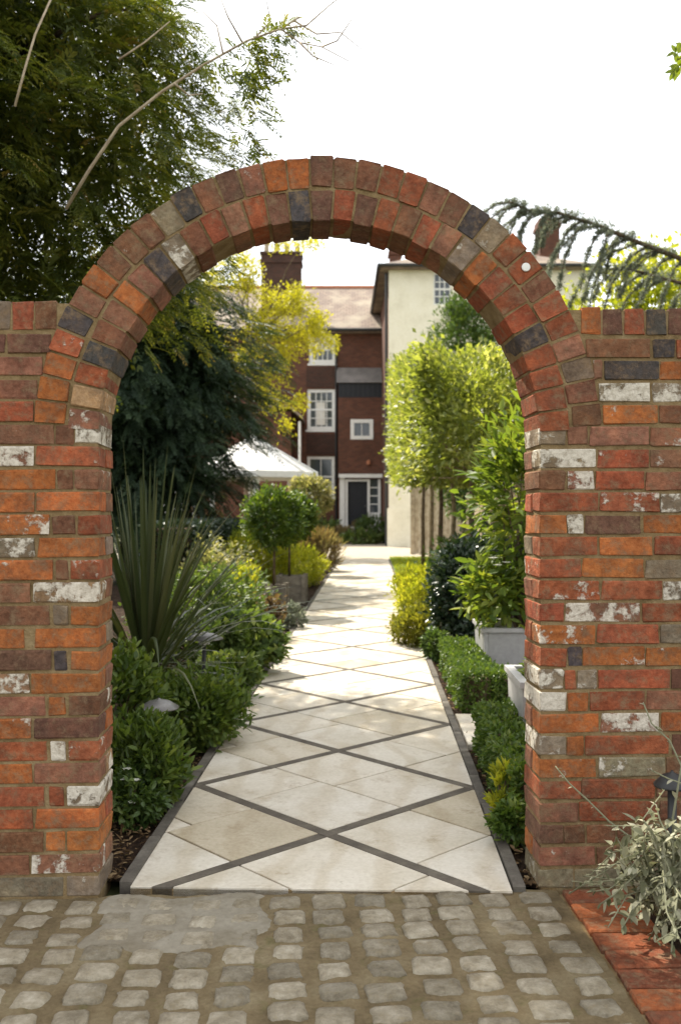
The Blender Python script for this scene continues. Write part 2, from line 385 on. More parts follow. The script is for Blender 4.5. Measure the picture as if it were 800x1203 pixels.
# ------------------------------------------------------------------ foliage
def unit(a): return a / np.maximum(np.linalg.norm(a, axis=-1, keepdims=True), 1e-9)
def rdir(n): return unit(rng.normal(size=(n, 3)))
def leafmesh(name, mat, P, D, Nn, L, W, tint, fold=.15, droop=.12, hi=True):
    P = np.asarray(P, float); n = len(P); D = unit(np.asarray(D, float)); Nn = np.asarray(Nn, float)
    S = unit(np.cross(D, Nn)); Nn = np.cross(S, D)
    L = np.broadcast_to(np.asarray(L, float), (n,))[:, None]; W = np.broadcast_to(np.asarray(W, float), (n,))[:, None]
    if hi:
        a_ = P + D*L*.30; c_ = P + D*L*.68 - Nn*droop*L*.4
        V = np.stack([P, a_ - S*W*.48 + Nn*fold*W, c_ - S*W*.40 + Nn*fold*W*.8, P + D*L - Nn*droop*L, c_ + S*W*.40 + Nn*fold*W*.8, a_ + S*W*.48 + Nn*fold*W], 1).reshape(-1, 3)
        b = (np.arange(n)*6)[:, None]; F = np.concatenate([b, b+1, b+2, b+3, b, b+3, b+4, b+5], 1).reshape(-1); nv, nl = 6, 4
    else:
        mid = P + D*L*.45
        V = np.stack([P, mid - S*W*.5 + Nn*fold*W, P + D*L - Nn*droop*L, mid + S*W*.5 + Nn*fold*W], 1).reshape(-1, 3)
        b = (np.arange(n)*4)[:, None]; F = np.concatenate([b, b+1, b+2, b, b+2, b+3], 1).reshape(-1); nv, nl = 4, 3
    me = bpy.data.meshes.new(name)
    me.vertices.add(n*nv); me.vertices.foreach_set('co', V.astype(np.float32).ravel())
    me.loops.add(n*nl*2); me.loops.foreach_set('vertex_index', F.astype(np.int32))
    me.polygons.add(n*2); me.polygons.foreach_set('loop_start', (np.arange(n*2)*nl).astype(np.int32))
    me.update(calc_edges=True)
    at_ = me.attributes.new('tint', 'FLOAT', 'FACE')
    at_.data.foreach_set('value', np.repeat(np.clip(tint, 0, 1), 2).astype(np.float32))
    me.materials.append(mat)
    return me
def foliage(name, mat, parent, *a, **k):
    return link(name, leafmesh(name, mat, *a, **k), parent)
def clumps(n, c, rad, shell=.55, zmin=None):
    """clump centres spread through an ellipsoid, more of them near its skin"""
    d = rdir(n); r = (shell + (1-shell)*rng.random(n)**.6)[:, None]
    p = d*r*np.asarray(rad)
    return p + np.asarray(c), d
def ball_leaves(C, out, per, cr, L, W, lvar=.35, up=.35, outw=.8, jit=.8):
    """leaves round clump centres; returns arrays for leafmesh"""
    n = len(C)
    P = np.repeat(C, per, 0) + rng.normal(size=(n*per, 3))*np.repeat(np.broadcast_to(np.asarray(cr, float), (n,)), per)[:, None]*.55
    O = np.repeat(out, per, 0)
    D = unit(O*outw + rdir(n*per)*jit + np.array([0, 0, up]))
    Nn = unit(np.array([0, 0, 1.0]) + O*.5 + rdir(n*per)*.7)
    l = L*(1 + lvar*(rng.random(n*per)*2-1)); w = W*(1 + lvar*(rng.random(n*per)*2-1))
    t = np.clip(np.repeat(rng.normal(.5, .16, n), per) + rng.normal(0, .18, n*per), 0, 1)
    return P, D, Nn, l, w, t
def stems_mb(base, tips, r0, r1, seg=5, sag=.0):
    m = MB()
    for t in tips:
        b = Vector(base); t = Vector(t); q = b.lerp(t, .5) + Vector((random.uniform(-.08,.08)*(t-b).length, random.uniform(-.08,.08)*(t-b).length, sag*(t-b).length))
        m.tube([b, q, t], [r0, (r0+r1)/2, r1], seg)
    return m
def shrub(name, label, cat, loc, rad, mat, ncl, per, L, W, stem='bark', flowers=0, group=None, zc=None, shell=.45, cr=None, up=.35, outw=.8, jit=.8):
    """mound of leaves on short stems; rad = (rx, ry, rz) of the mound"""
    t = thing(name, label, cat, loc, 0, group)
    zc = rad[2]*.92 if zc is None else zc
    C, out = clumps(ncl, (0, 0, zc), rad, shell)
    C[:, 2] = np.maximum(C[:, 2], .02)
    cr = cr or min(rad)*.28
    foliage('foliage', M[mat], t, *ball_leaves(C, out, per, cr, L, W, up=up, outw=outw, jit=jit), hi=loc[1] < 9.5)
    tips = [C[i]*.85 for i in range(0, ncl, max(1, ncl//14))]
    stems_mb((0, 0, -.02), tips, max(.006, rad[0]*.03), .003, 5).build('stem', M[stem], t)
    if flowers:
        sel = np.argsort(-out[:, 2]-.6*(-out[:, 1])+rng.random(ncl)*.9)[:flowers]
        for i in sel: flower(t, C[i] + out[i]*cr*.9, .022)
    return t
def flower(t, p, r):
    k = 6; a = np.arange(k)*2*math.pi/k
    D = np.stack([np.cos(a), np.sin(a), np.full(k, .35)], 1)
    return foliage('flower', M['flower'], t, np.repeat([p], k, 0), D, np.repeat([[0, 0, 1.]], k, 0), r, r*.8, rng.random(k))
def sprays(C, D, length, width, k, nl, nw, droop=.25):
    """flat needle sprays: k pairs of needles along each twig"""
    n = len(C); D = unit(D); up = unit(np.array([0, 0, 1.0]) + rdir(n)*.45)
    S = unit(np.cross(D, up)); U = np.cross(S, D)
    ts = (np.arange(k)+.5)/k
    ln = length*(.7+.6*rng.random(n))
    Ps, Ds, Ns = [], [], []
    for t in ts:
        c = C + D*(ln*t)[:, None] - np.array([0, 0, 1.0])*(droop*ln*t*t)[:, None]
        for sg in (-1, 1):
            d = unit(D*.75 + S*sg*(.9-.45*t) + rdir(n)*.18 - np.array([0,0,1.0])*droop*t)
            Ps.append(c); Ds.append(d); Ns.append(U + rdir(n)*.25)
    tt = np.clip(rng.normal(.45, .2, n), 0, 1)
    tint = np.concatenate([np.clip(tt + (t-.5)*.35, 0, 1) for t in ts for _ in (0, 1)])
    P = np.concatenate(Ps); m = len(P)
    sc = np.concatenate([np.full(n, 1.15-.55*t) for t in ts for _ in (0, 1)])
    return P, np.concatenate(Ds), np.concatenate(Ns), nl*sc*(.8+.4*rng.random(m)), nw*(.8+.4*rng.random(m)), tint

# ------------------------------------------------------------------ ground
def sheet(name, poly, z, m, parent=None):
    mb = MB(); mb.quad(*[(p[0], p[1], z) for p in poly]); o = mb.build(name, m, parent)
    return tag(o, kind='structure') if parent is None else o
sheet('ground', [(-900,-600),(900,-600),(900,1600),(-900,1600)], -.05, M['field'])
WR = R(2.4); WX, WY = -.063, 3.11            # wall and sett frame
def Wl(x, y, z=0.0):
    return Vector((WX + x*math.cos(WR) - y*math.sin(WR), WY + x*math.sin(WR) + y*math.cos(WR), z))
def lumpy(name, x0, x1, y0, y1, z, amp, m, nx, ny, f):
    mb = MB()
    for j in range(ny+1):
        for i in range(nx+1):
            p = f(x0+(x1-x0)*i/nx, y0+(y1-y0)*j/ny)
            mb.v.append((p.x, p.y, z + random.uniform(-amp, amp)))
    for j in range(ny):
        for i in range(nx):
            a = j*(nx+1)+i; mb.f.append((a, a+1, a+nx+2, a+nx+1))
    return tag(mb.build(name, m, smooth=True), kind='structure')
lumpy('flower_bed', -6.0, -.695, .0, 22.0, -.012, .014, M['soil'], 60, 190, G)
lumpy('flower_bed', .695, 3.2, .0, 16.5, -.012, .014, M['soil'], 36, 150, G)
def litter(name, label, u0, u1, v0, v1, n):
    uv = np.stack([rng.uniform(u0, u1, n), v0+(v1-v0)*rng.random(n)**1.8], 1)
    P = np.array([tuple(G(a, b, .006)) for a, b in uv])
    D = rdir(n); D[:, 2] = np.abs(D[:, 2])*.25
    o = foliage(name, M['litter'], None, P, D, np.tile([[0,0,1.]], (n,1))+rdir(n)*.4, rng.uniform(.012,.045,n), rng.uniform(.006,.018,n), rng.random(n))
    return tag(o, label, 'bark chips', kind='stuff')
litter('bark_chips', 'brown bark chips and dead leaves on the soil left of the path', -1.5, -.70, .0, 9, 5200)
litter('bark_chips', 'brown bark chips and dead leaves on the soil right of the path', .70, 1.5, .0, 9, 4200)
lumpy('lawn', .70, 3.2, 16.5, 23.2, -.004, .004, M['grass'], 10, 20, G)
n = 5200
uv = np.stack([rng.uniform(.72, 1.9, n), rng.uniform(12.5, 23.2, n)], 1)
tag(foliage('lawn_grass', M['lime'], None, np.array([tuple(G(a, b, -.002)) for a, b in uv]), np.tile([[0,0,1.]], (n,1))+rdir(n)*.5, rdir(n), rng.uniform(.03,.06,n), .012, rng.random(n)*.6),
    'short bright lawn grass beside the far end of the path', 'grass', kind='stuff')
# gravel cross path in front of the house
lumpy('gravel_path', -9, 9, 21.9, 38.5, -.022, .003, M['gravel'], 40, 40, lambda u, v: G(u, v))

# ------------------------------------------------------------------ garden path: slabs, slate bands, edging
HW = .643; V0, V1 = -.075, 21.6; DG = 1.272; SD = DG/math.sqrt(2); BW = .048
path = tag(MB().box(-1,1,0,1,0,1).build('garden_path', M['mortar']), kind='structure')
me = MB(); pa = [G(-HW, V0), G(HW, V0), G(HW, V1), G(-HW, V1)]
me.prism([(p.x, p.y) for p in pa], -.045, .004); path.data = me.mesh('garden_path', M['mortar'])
def clip(poly, f):
    out = []
    for i in range(len(poly)):
        a, b = poly[i], poly[(i+1) % len(poly)]; fa, fb = f(a), f(b)
        if fa >= 0: out.append(a)
        if (fa >= 0) != (fb >= 0):
            t = fa/(fa-fb); out.append((a[0]+(b[0]-a[0])*t, a[1]+(b[1]-a[1])*t))
    return out
def area(p): return .5*sum(p[i][0]*p[(i+1) % len(p)][1]-p[(i+1) % len(p)][0]*p[i][1] for i in range(len(p)))
def path_piece(name, pq, z1, m, ch):
    """pq polygon in the diagonal frame -> clipped to the path and built"""
    vc = .46
    poly = [((p-q)/math.sqrt(2), (p+q)/math.sqrt(2)+vc) for p, q in pq]
    for f in (lambda a: HW-a[0], lambda a: a[0]+HW, lambda a: a[1]-V0, lambda a: V1-a[1]):
        poly = clip(poly, f)
        if len(poly) < 3: return
    if abs(area(poly)) < .0012: return
    if area(poly) < 0: poly.reverse()
    c = (sum(a[0] for a in poly)/len(poly), sum(a[1] for a in poly)/len(poly)); w = G(*c)
    pts = [G(*a) for a in poly]
    MB().prism([(p.x-w.x, p.y-w.y) for p in pts], -.03, z1, ch).build(name, m, path, loc=(w.x, w.y, 0))
KM = 28
for i in range(-2, KM):
    for j in range(-2, KM):
        cu, cv = (i-j)*SD/math.sqrt(2), (i+j+1)*SD/math.sqrt(2)+.46
        if abs(cu) > HW+.7 or cv < V0-.8 or cv > V1+.8: continue
        p0, q0 = i*SD+BW/2+.003, j*SD+BW/2+.003; h = (SD-BW-.006)/2; g = .0045
        tot = SD-BW-.006; cut0 = random.choice((.36,.5,.62)); flip = (i+j) % 2
        for a in (0, 1):
            cut = cut0 if a == 0 else random.choice((.38,.5,.64))
            if random.random() < .25: cut = .5
            for b in (0, 1):
                r0, r1 = a*h+g*a, (a+1)*h-g*(1-a)
                t0, t1 = (0, cut*tot-g) if b == 0 else (cut*tot+g, tot)
                q = [(p0+r0, q0+t0), (p0+r1, q0+t0), (p0+r1, q0+t1), (p0+r0, q0+t1)]
                if flip: q = [(p0+t0, q0+r0), (p0+t1, q0+r0), (p0+t1, q0+r1), (p0+t0, q0+r1)]
                path_piece('paving_slab', q, .012+random.uniform(-.0012,.0012), M['slab'], .002)
        # two slate strips along the lower sides of this cell
        path_piece('slate_band', [(i*SD-BW/2, j*SD-BW/2), (i*SD+BW/2, j*SD-BW/2), (i*SD+BW/2, (j+1)*SD-BW/2-.002), (i*SD-BW/2, (j+1)*SD-BW/2-.002)], .0115, M['slate'], .0015)
        path_piece('slate_band', [(i*SD+BW/2+.002, j*SD-BW/2), ((i+1)*SD-BW/2-.002, j*SD-BW/2), ((i+1)*SD-BW/2-.002, j*SD+BW/2), (i*SD+BW/2+.002, j*SD+BW/2)], .0115, M['slate'], .0015)
for sg in (-1, 1):
    v = V0 + .02
    while v < V1-.1:
        ln = random.uniform(.42,.47)
        a, b = sg*(HW+.003), sg*(HW+.045)
        j = random.uniform(-.004,.004)
        pts = [(a+j, v), (b+j, v), (b+j, v+ln-.006), (a+j, v+ln-.006)]
        if sg < 0: pts.reverse()
        w = G((a+b)/2, v)
        MB().prism([(G(*p).x-w.x, G(*p).y-w.y) for p in pts], -.06, .021+random.uniform(-.003,.003), .005).build('edging_stone', M['edging'], path, loc=(w.x, w.y, 0))
        v += ln
# pale slab across the bed between the two clipped hedges
pts = [(HW+.055, 1.86), (HW+.55, 1.86), (HW+.55, 2.62), (HW+.055, 2.62)]
w = G(.9, 2.2)
tag(MB().prism([(G(*p).x-w.x, G(*p).y-w.y) for p in pts], -.03, .02, .003).build('stepping_slab', M['slab'], loc=(w.x, w.y, 0)),
    'pale stone slab lying across the bed between two clipped hedges', 'slab')

# ------------------------------------------------------------------ sett paving in front of the arch
drive = sheet('driveway', [Wl(-4.5,-6.5), Wl(.795,-6.5), Wl(.795,.02), Wl(-4.5,.02)], -.012, M['joint'])
mo = MB(); cs = 84; cy = 62                                     # uneven joint mortar
x0, x1, y0, y1 = -2.0, .795, -1.6, .012
for j in range(cy+1):
    for i in range(cs+1):
        x = x0+(x1-x0)*i/cs; y = y0+(y1-y0)*j/cy
        p = Wl(x, y); mo.v.append((p.x, p.y, -.002+random.uniform(-.004,.004)))
for j in range(cy):
    for i in range(cs):
        a = j*(cs+1)+i; mo.f.append((a, a+1, a+cs+2, a+cs+1))
mo.build('joint_mortar', M['joint'], drive, smooth=True)
sett_meshes = []
for k in range(9):
    bm = bmesh.new(); bmesh.ops.create_cube(bm, size=1.0)
    bmesh.ops.scale(bm, vec=(.104, .094, .07), verts=bm.verts)
    bmesh.ops.bevel(bm, geom=[e for e in bm.edges if (e.verts[0].co.z+e.verts[1].co.z) > -.03], offset=.019, segments=3, affect='EDGES', profile=.5)
    for v_ in bm.verts:
        v_.co += Vector((random.uniform(-.004,.004), random.uniform(-.004,.004), random.uniform(-.0022,.0022) if v_.co.z > 0 else 0))
    me = bpy.data.meshes.new('sett'); bm.to_mesh(me); bm.free()
    me.materials.append(M['sett']); me.polygons.foreach_set('use_smooth', [True]*len(me.polygons)); sett_meshes.append(me)
far = []
ncol = 0
x = .795-.085
while x > -4.3:
    off = random.uniform(0, .11); y = -.055-off*.3
    sk_ = 0
    while y > -6.3:
        jx, jy = random.uniform(-.010,.010), random.uniform(-.008,.008)
        p = Wl(x+jx, y+jy)
        patch = (-.74 < x < -.16 and y > -.40)
        z = -.031 + random.uniform(-.003,.003) + .004
        px = 400+FPX*p.x/max(p.y, .1)
        rz = WR+random.uniform(-.09,.09); sc = (random.uniform(.86,1.12), random.uniform(.88,1.1), 1)
        if p.y > 2.12 and -40 < px < 840:
            o = link('sett', sett_meshes[random.randrange(9)], drive); o.location = (p.x, p.y, z); o.rotation_euler = (0, 0, rz); o.scale = sc; ncol += 1
        else: far.append((p, z, rz, sc))
        y -= .112+random.uniform(-.006,.010)
    x -= .134+random.uniform(-.006,.006)
print('setts as parts', ncol, 'rest', len(far))
V = []; F = []
for p, z, rz, sc in far:
    me = sett_meshes[random.randrange(9)]; n = len(V); mt = Matrix.Translation((p.x, p.y, z)) @ Matrix.Rotation(rz, 4, 'Z')
    V += [tuple(mt @ Vector((v_.co.x*sc[0], v_.co.y*sc[1], v_.co.z))) for v_ in me.vertices]; F += [tuple(n+i for i in f.vertices) for f in me.polygons]
me = bpy.data.meshes.new('sett_field'); me.from_pydata(V, [], F); me.materials.append(M['sett']); me.polygons.foreach_set('use_smooth', [True]*len(me.polygons))
tag(link('sett_field', me, drive), kind='stuff')
# thin cement wash trowelled over the setts by the left jamb
mb = MB(); nx, ny = 44, 26
for j in range(ny+1):
    for i in range(nx+1):
        x = -.73+.57*i/nx; y = -.40+.39*j/ny
        e = min(i, nx-i, j*1.2)/3.0
        p = Wl(x+.02*math.sin(y*23), y+.02*math.sin(x*17))
        mb.v.append((p.x, p.y, -.012+.0168*min(1, e)+.0022*math.sin(x*31)*math.sin(y*27)+random.uniform(-.002,.002)))
for j in range(ny):
    for i in range(nx):
        a = j*(nx+1)+i; mb.f.append((a, a+1, a+nx+2, a+nx+1))
mb.build('cement_patch', M['cement'], drive, smooth=True)
# ------------------------------------------------------------------ brick edging on the right
edge = sheet('brick_edging', [Wl(.795,-6.5), Wl(1.03,-6.5), Wl(1.03,-.02), Wl(.795,-.02)], -.008, M['mortar'])
bedge = []
for k in range(3):
    bm = bmesh.new(); bmesh.ops.create_cube(bm, size=1.0); bmesh.ops.scale(bm, vec=(.212,.100,.06), verts=bm.verts)
    bmesh.ops.bevel(bm, geom=bm.edges[:], offset=.005, segments=1, affect='EDGES')
    for v_ in bm.verts: v_.co += Vector([random.uniform(-.002,.002) for _ in range(3)])
    me = bpy.data.meshes.new('edging_brick'); bm.to_mesh(me); bm.free(); me.materials.append(M['brick']); bedge.append(me)
y = -.07; nb = 0
while y > -6.4:
    o = link('edging_brick', bedge[nb % 3], edge); p = Wl(.912+random.uniform(-.004,.004), y)
    o.location = (p.x, p.y, -.021+random.uniform(-.003,.003)); o.rotation_euler = (0, 0, WR+random.uniform(-.02,.02))
    o.color = (*random.choice([(.23,.070,.030), (.26,.082,.032), (.20,.062,.030), (.175,.058,.030)]), random.uniform(0,.15)); nb += 1
    y -= .108
lumpy('front_bed', 1.03, 4.0, -6.0, -.02, -.01, .012, M['soil'], 40, 70, Wl)

# ------------------------------------------------------------------ brick wall with arch
TT = .215; ZS = 1.523; RI = .737; RM = RI+.105; RO = RI+.212; CH = .075
wall = thing('brick_wall', 'old red brick garden wall with round arch and flaking white paint', 'wall', (WX, WY, 0), WR)
E = .005
def half(sg, L, top, Lc):
    pts = [(sg*L, -.1), (sg*(RI+E), -.1), (sg*(RI+E), ZS)]
    for i in range(1, 25):
        a = i/24*math.pi/2; pts.append((sg*(RI+E)*math.cos(a), ZS+(RI+E)*math.sin(a)))
    th = math.asin((top-E-ZS)/(RO-E))
    for i in range(0, 19):
        a = math.pi/2+(th-math.pi/2)*i/18; pts.append((sg*(RO-E)*math.cos(a), ZS+(RO-E)*math.sin(a)))
    pts.append((sg*L, top-E))
    if sg > 0: pts.reverse()
    return pts
LT, RT = 25*CH+.102, 25*CH+.096
mb = MB(); mb.extr(half(-1, 2.6, LT, 0), E, TT-E); mb.extr(half(1, 2.6, RT, 0), E, TT-E)
mc = mb.build('mortar_core', M['mortar'], wall)
bcache = {}
def brickmesh(w, h, d):
    key = (round(w/.012), round(h, 3), round(d, 2), random.randrange(3))
    if key not in bcache:
        bm = bmesh.new(); bmesh.ops.create_cube(bm, size=1.0); bmesh.ops.scale(bm, vec=(key[0]*.012, d, h), verts=bm.verts)
        bmesh.ops.bevel(bm, geom=bm.edges[:], offset=.0035, segments=1, affect='EDGES')
        for v_ in bm.verts: v_.co += Vector([random.uniform(-.0036,.0036), random.uniform(-.002,.002), random.uniform(-.0032,.0032)])
        me = bpy.data.meshes.new('brick'); bm.to_mesh(me); bm.free(); me.materials.append(M['brick']); bcache[key] = me
    return bcache[key]
PAL = {'R': (.255,.075,.036), 'O': (.315,.105,.034), 'B': (.165,.076,.042), 'P': (.130,.064,.044), 'D': (.066,.058,.056),
       'G': (.21,.165,.115), 'M': (.225,.102,.062), 'S': (.20,.16,.105), 'Y': (.29,.18,.095)}
def setcol(o, code):
    """colour letter + paint amount digit, e.g. 'R3'"""
    c = PAL[code[0]]; k = random.uniform(.85,1.15); a = int(code[1])/9 if len(code) > 1 else 0
    o.color = tuple(min(1, x*k*random.uniform(.95,1.05)) for x in c) + (max(0, a + random.uniform(-.03,.05)),)
def lay(x0, x1, z0, code, d=.1025, y0=0.0, h=.0635, name='brick'):
    w = x1-x0
    o = link(name, brickmesh(w, h, d), wall)
    o.location = ((x0+x1)/2, y0+d/2+random.uniform(-.003,.002), z0+.0058+h/2+random.uniform(-.0015,.0015)); o.rotation_euler = (random.uniform(-.006,.006), random.uniform(-.008,.008), random.uniform(-.008,.008))
    o.scale = (w/(round(w/.012)*.012), 1, 1)
    setcol(o, code); return o
rest = MB()
def restbrick(x0, x1, y0, y1, z0, h=.066):
    j = lambda: random.uniform(-.002,.002)
    rest.box(x0+j(), x1+j(), y0+j(), y1+j(), z0+.0045, z0+.0045+h+j())
# visible bricks read from the photograph: (pixel start, pixel end, code), courses from the top down
LEFT = [
 [(-40,12,'P'),(14,68,'P1')],
 [(-30,48,'M'),(58,97,'R'),(99,128,'O5')],
 [(-60,46,'M1'),(48,69,'R1'),(72,95,'B1'),(98,126,'G9')],
 [(-30,46,'R'),(48,90,'M1'),(93,109,'Y7'),(111,126,'D')],
 [(-8,68,'M3'),(70,90,'B'),(92,126,'G8')],
 [(-30,45,'M8'),(48,124,'R3')],
 [(-6,70,'O2'),(72,90,'B'),(92,124,'M4')],
 [(-30,46,'O1'),(49,123,'O')],
 [(-12,63,'O6'),(66,92,'B1'),(95,122,'R1')],
 [(-30,46,'S6'),(50,122,'O')],
 [(-8,67,'O3'),(70,84,'B2'),(87,121,'R6')],
 [(-36,41,'M2'),(45,121,'Y7')],
 [(-12,63,'B2'),(67,84,'G1'),(87,120,'O2')],
 [(-40,34,'O7'),(46,120,'O1')],
 [(-12,65,'P1'),(69,83,'D'),(87,120,'O1')],
 [(-36,40,'Y8'),(42,119,'O1')],
 [(-18,58,'M5'),(62,81,'O1'),(84,118,'B4')],
 [(-34,42,'O3'),(46,119,'P1')],
 [(-16,60,'R4'),(64,81,'Y9'),(84,118,'R5')],
 [(-33,43,'O2'),(46,118,'M1')],
 [(-18,57,'R2'),(62,79,'R1'),(82,118,'G9')],
 [(-30,44,'R3'),(47,118,'O1')],
 [(-20,56,'B1'),(59,80,'O'),(82,117,'O')],
 [(-36,40,'B1'),(42,117,'M6')],
 [(-50,78,'S2'),(82,116,'G3')],
]
S3, S2 = 3.34, 2.39
def c3(*a): return [(610+x/S3, 610+y/S3, c) for x, y, c in a]
def c4(*a): return [(600+x/S2, 600+y/S2, c) for x, y, c in a]
RIGHT = [
 c3((168,310,'M5'),(316,550,'B1'),(562,650,'D'),(656,880,'R1')), c3((190,355,'M4'),(361,585,'D1'),(592,810,'O')),
 c3((212,312,'M2'),(320,550,'G8'),(558,700,'G7')), c3((222,330,'M4'),(337,580,'O4'),(588,800,'B1')),
 c3((108,205,'S6'),(214,296,'M6'),(304,545,'M3'),(552,780,'M5')), c3((108,328,'S7'),(338,545,'R4'),(551,770,'M6')),
 c3((105,205,'B1'),(214,320,'M7'),(327,525,'R1'),(533,750,'M3')), c3((102,338,'R2'),(348,588,'R5'),(595,800,'G7')),
 c3((100,206,'O1'),(214,278,'G9'),(286,512,'P1'),(524,740,'O1')), c3((100,335,'R1'),(343,560,'O1'),(568,790,'R1')),
 c3((100,268,'R4'),(275,524,'O1'),(532,750,'G2')), c3((100,343,'R4'),(352,600,'R4'),(606,800,'G6')),
 c4((92,165,'R1'),(171,386,'M6'),(393,560,'R1')), c4((90,258,'O5'),(264,442,'R3'),(448,610,'G3')),
 c4((92,174,'R1'),(179,219,'D'),(224,400,'O6'),(406,560,'O3')), c4((92,165,'G8'),(170,202,'R1'),(206,260,'G4'),(265,474,'R2')),
 c4((90,172,'G9'),(177,236,'O2'),(240,402,'R1'),(408,580,'M4')), c4((90,268,'O2'),(274,444,'M7'),(450,610,'O1')),
 c4((92,170,'G7'),(175,222,'O'),(227,474,'R1')), c4((96,260,'O4'),(267,460,'S6'),(465,600,'B1')),
 c4((94,216,'R1'),(221,432,'R1'),(437,600,'B1')), c4((92,206,'M2'),(211,440,'R1'),(446,600,'B')),
 c4((90,162,'P1'),(166,226,'B1'),(231,316,'B1'),(321,432,'B1'),(438,590,'R')), c4((96,258,'M4'),(263,321,'B1'),(326,448,'P1'),(453,600,'B')),
 c4((90,193,'S5'),(197,474,'S2')),
]
def wx(px): return (px-378)/350.0
def inner_x(z):                                       # where the arch rings begin at height z
    if z < ZS+.05: return None
    return math.sqrt(max(0, (RO+.004)**2-(z-ZS)**2))
nbr = 0
for side, rows, sg in ((0, LEFT, -1), (1, RIGHT, 1)):
    for i, row in enumerate(rows):
        z0 = (24-i)*CH; zm = z0+.036
        row = [(wx(a)*(1 if sg < 0 else .985), wx(b)*(1 if sg < 0 else .985), c) for a, b, c in row]
        lim = inner_x(z0+.06)
        prev = None
        # snap the corner brick to the jamb, keep clear of the arch ring
        if lim is None:
            if sg < 0: a, b, c = row[-1]; row[-1] = (a, -RI, c)
            else: a, b, c = row[0]; row[0] = (RI, b, c)
        else:
            nr = []
            for a, b, c in row:
                if sg < 0: b = min(b, -lim-.006)
                else: a = max(a, lim+.006)
                if b-a > .02: nr.append((a, b, c))
            row = nr
            if row:                                     # carry the course up to the ring
                if sg < 0:
                    a, b, c = row[-1]
                    if -lim-.006-b > .035: row.append((b+.008, -lim-.006, random.choice(['R1','B1'])))
                    else: row[-1] = (a, -lim-.006, c)
                else:
                    a, b, c = row[0]
                    if a-lim-.006 > .035: row.insert(0, (lim+.006, a-.008, random.choice(['R2','M2'])))
                    else: row[0] = (lim+.006, b, c)
        for k, (a, b, c) in enumerate(row):
            corner = lim is None and ((sg < 0 and k == len(row)-1) or (sg > 0 and k == 0))
            head = corner and (b-a) < .15
            lay(a, b, z0, c, d=(TT if head else .1025)); nbr += 1
            if corner and not head:
                a2, b2 = (b-.1, b) if sg < 0 else (a, a+.1)
                if i % 2: a2, b2 = (b-.215, b) if sg < 0 else (a, a+.215)
                lay(a2, b2, z0, random.choice(['R1','M3','O2','G4','B1','Y5','M5']), d=.1025, y0=TT-.1025); nbr += 1
        # bricks out of the picture and on the back of the wall: one joined part
        end = row[0][0] if sg < 0 else row[-1][1]
        x = end
        while abs(x) < 2.55:
            w = min(.215, 2.6-abs(x)); 
            if w < .05: break
            if sg < 0: restbrick(x-.009-w, x-.009, 0, .1025, z0); x -= w+.009
            else: restbrick(x+.009, x+.009+w, 0, .1025, z0); x += w+.009
        xi = (RI+.23 if lim is None else lim+.01) + (.112 if i % 2 else 0)
        x = xi
        while x < 2.55:
            w = min(.215, 2.6-x)
            if w < .05: break
            if sg < 0: restbrick(-x-w, -x, TT-.1025, TT, z0)
            else: restbrick(x, x+w, TT-.1025, TT, z0)
            x += w+.009
    # brick-on-edge coping
    top = 25*CH+.002; codes = ['P2','B1','R1','M1'] if sg < 0 else ['O1','P1','R1','D','P2','D1','R1']
    lim = inner_x(top+.03)-.0; x = lim+.007; k = 0
    seq = ['B1','R1','G3','P1','B1','R'] if sg < 0 else ['O1','P1','R1','D','P2','B1']
    while x < 2.5:
        a, b = (-x-.066, -x) if sg < 0 else (x, x+.066)
        if x < 1.35:
            lay(a, b, top, seq[k] if k < len(seq) else random.choice(['B1','R1','P1','M2']), d=TT, h=(LT if sg < 0 else RT)-top-.004); nbr += 1
        else: restbrick(a, b, 0, TT, top, .09)
        x += .075; k += 1
me = rest.mesh('outer_bricks', M['back_brick']); tag(link('outer_bricks', me, wall), kind='stuff')
# arch rings, header voussoirs through the wall
OUT = 'O1 O1 O1 R3 D4 M2 O1 B1 B2 B1 G5 D1 B1 P2 M4 O1 O2 P1 B2 B3 R1 R1 M4 B2 D1 S4 R1 R1 B1 R1 R2 M3 S3 M2 B1'.split()
INN = 'M5 Y6 R3 D B1 M2 O3 M1 D1 G7 B2 R1 M2 R1 M3 D2 P1 R2 P1 R1 B2 R1 M1 G4 O1 R1 R1 R2 D3 R1 R1 R1 R1'.split()
def ring(codes, r0, r1, a0, a1):
    k = len(codes); da = (a1-a0)/k
    for i, c in enumerate(codes):
        a = a0+(i+.5)*da; g = .0038
        wi, wo_ = r0*da/2-g, r1*da/2-g
        rr = random.uniform(-.006,.005); r0_, r1_ = r0+rr, r1+rr*.6
        mb = MB(); ch = .004; h = (r1_-r0_)/2
        # local: x across, z radial
        sec = [(-wi, -h+ch), (-wi+ch, -h), (wi-ch, -h), (wi, -h+ch), (wo_, h-ch), (wo_-ch, h), (-wo_+ch, h), (-wo_, h-ch)]
        mb.v = [(x*.96, -TT/2, z*.97) for x, z in sec] + [(x, -TT/2+.004, z) for x, z in sec] + [(x, TT/2-.004, z) for x, z in sec] + [(x*.96, TT/2, z*.97) for x, z in sec]
        mb.v = [tuple(q+random.uniform(-.0026,.0026) for q in v_) for v_ in mb.v]
        for l in range(3):
            for q in range(8): mb.f.append((l*8+q, l*8+(q+1) % 8, (l+1)*8+(q+1) % 8, (l+1)*8+q))
        mb.f += [tuple(reversed(range(8))), tuple(range(24, 32))]
        o = mb.build('arch_brick', M['brick'], wall)
        rm = (r0_+r1_)/2
        o.location = (-rm*math.cos(a), TT/2+random.uniform(-.004,.003), ZS+rm*math.sin(a)); o.rotation_euler = (0, a-math.pi/2, 0)
        setcol(o, c)
ring(INN, RI, RI+.101, R(2), R(178))
ring(OUT, RI+.111, RO, R(3), R(177))
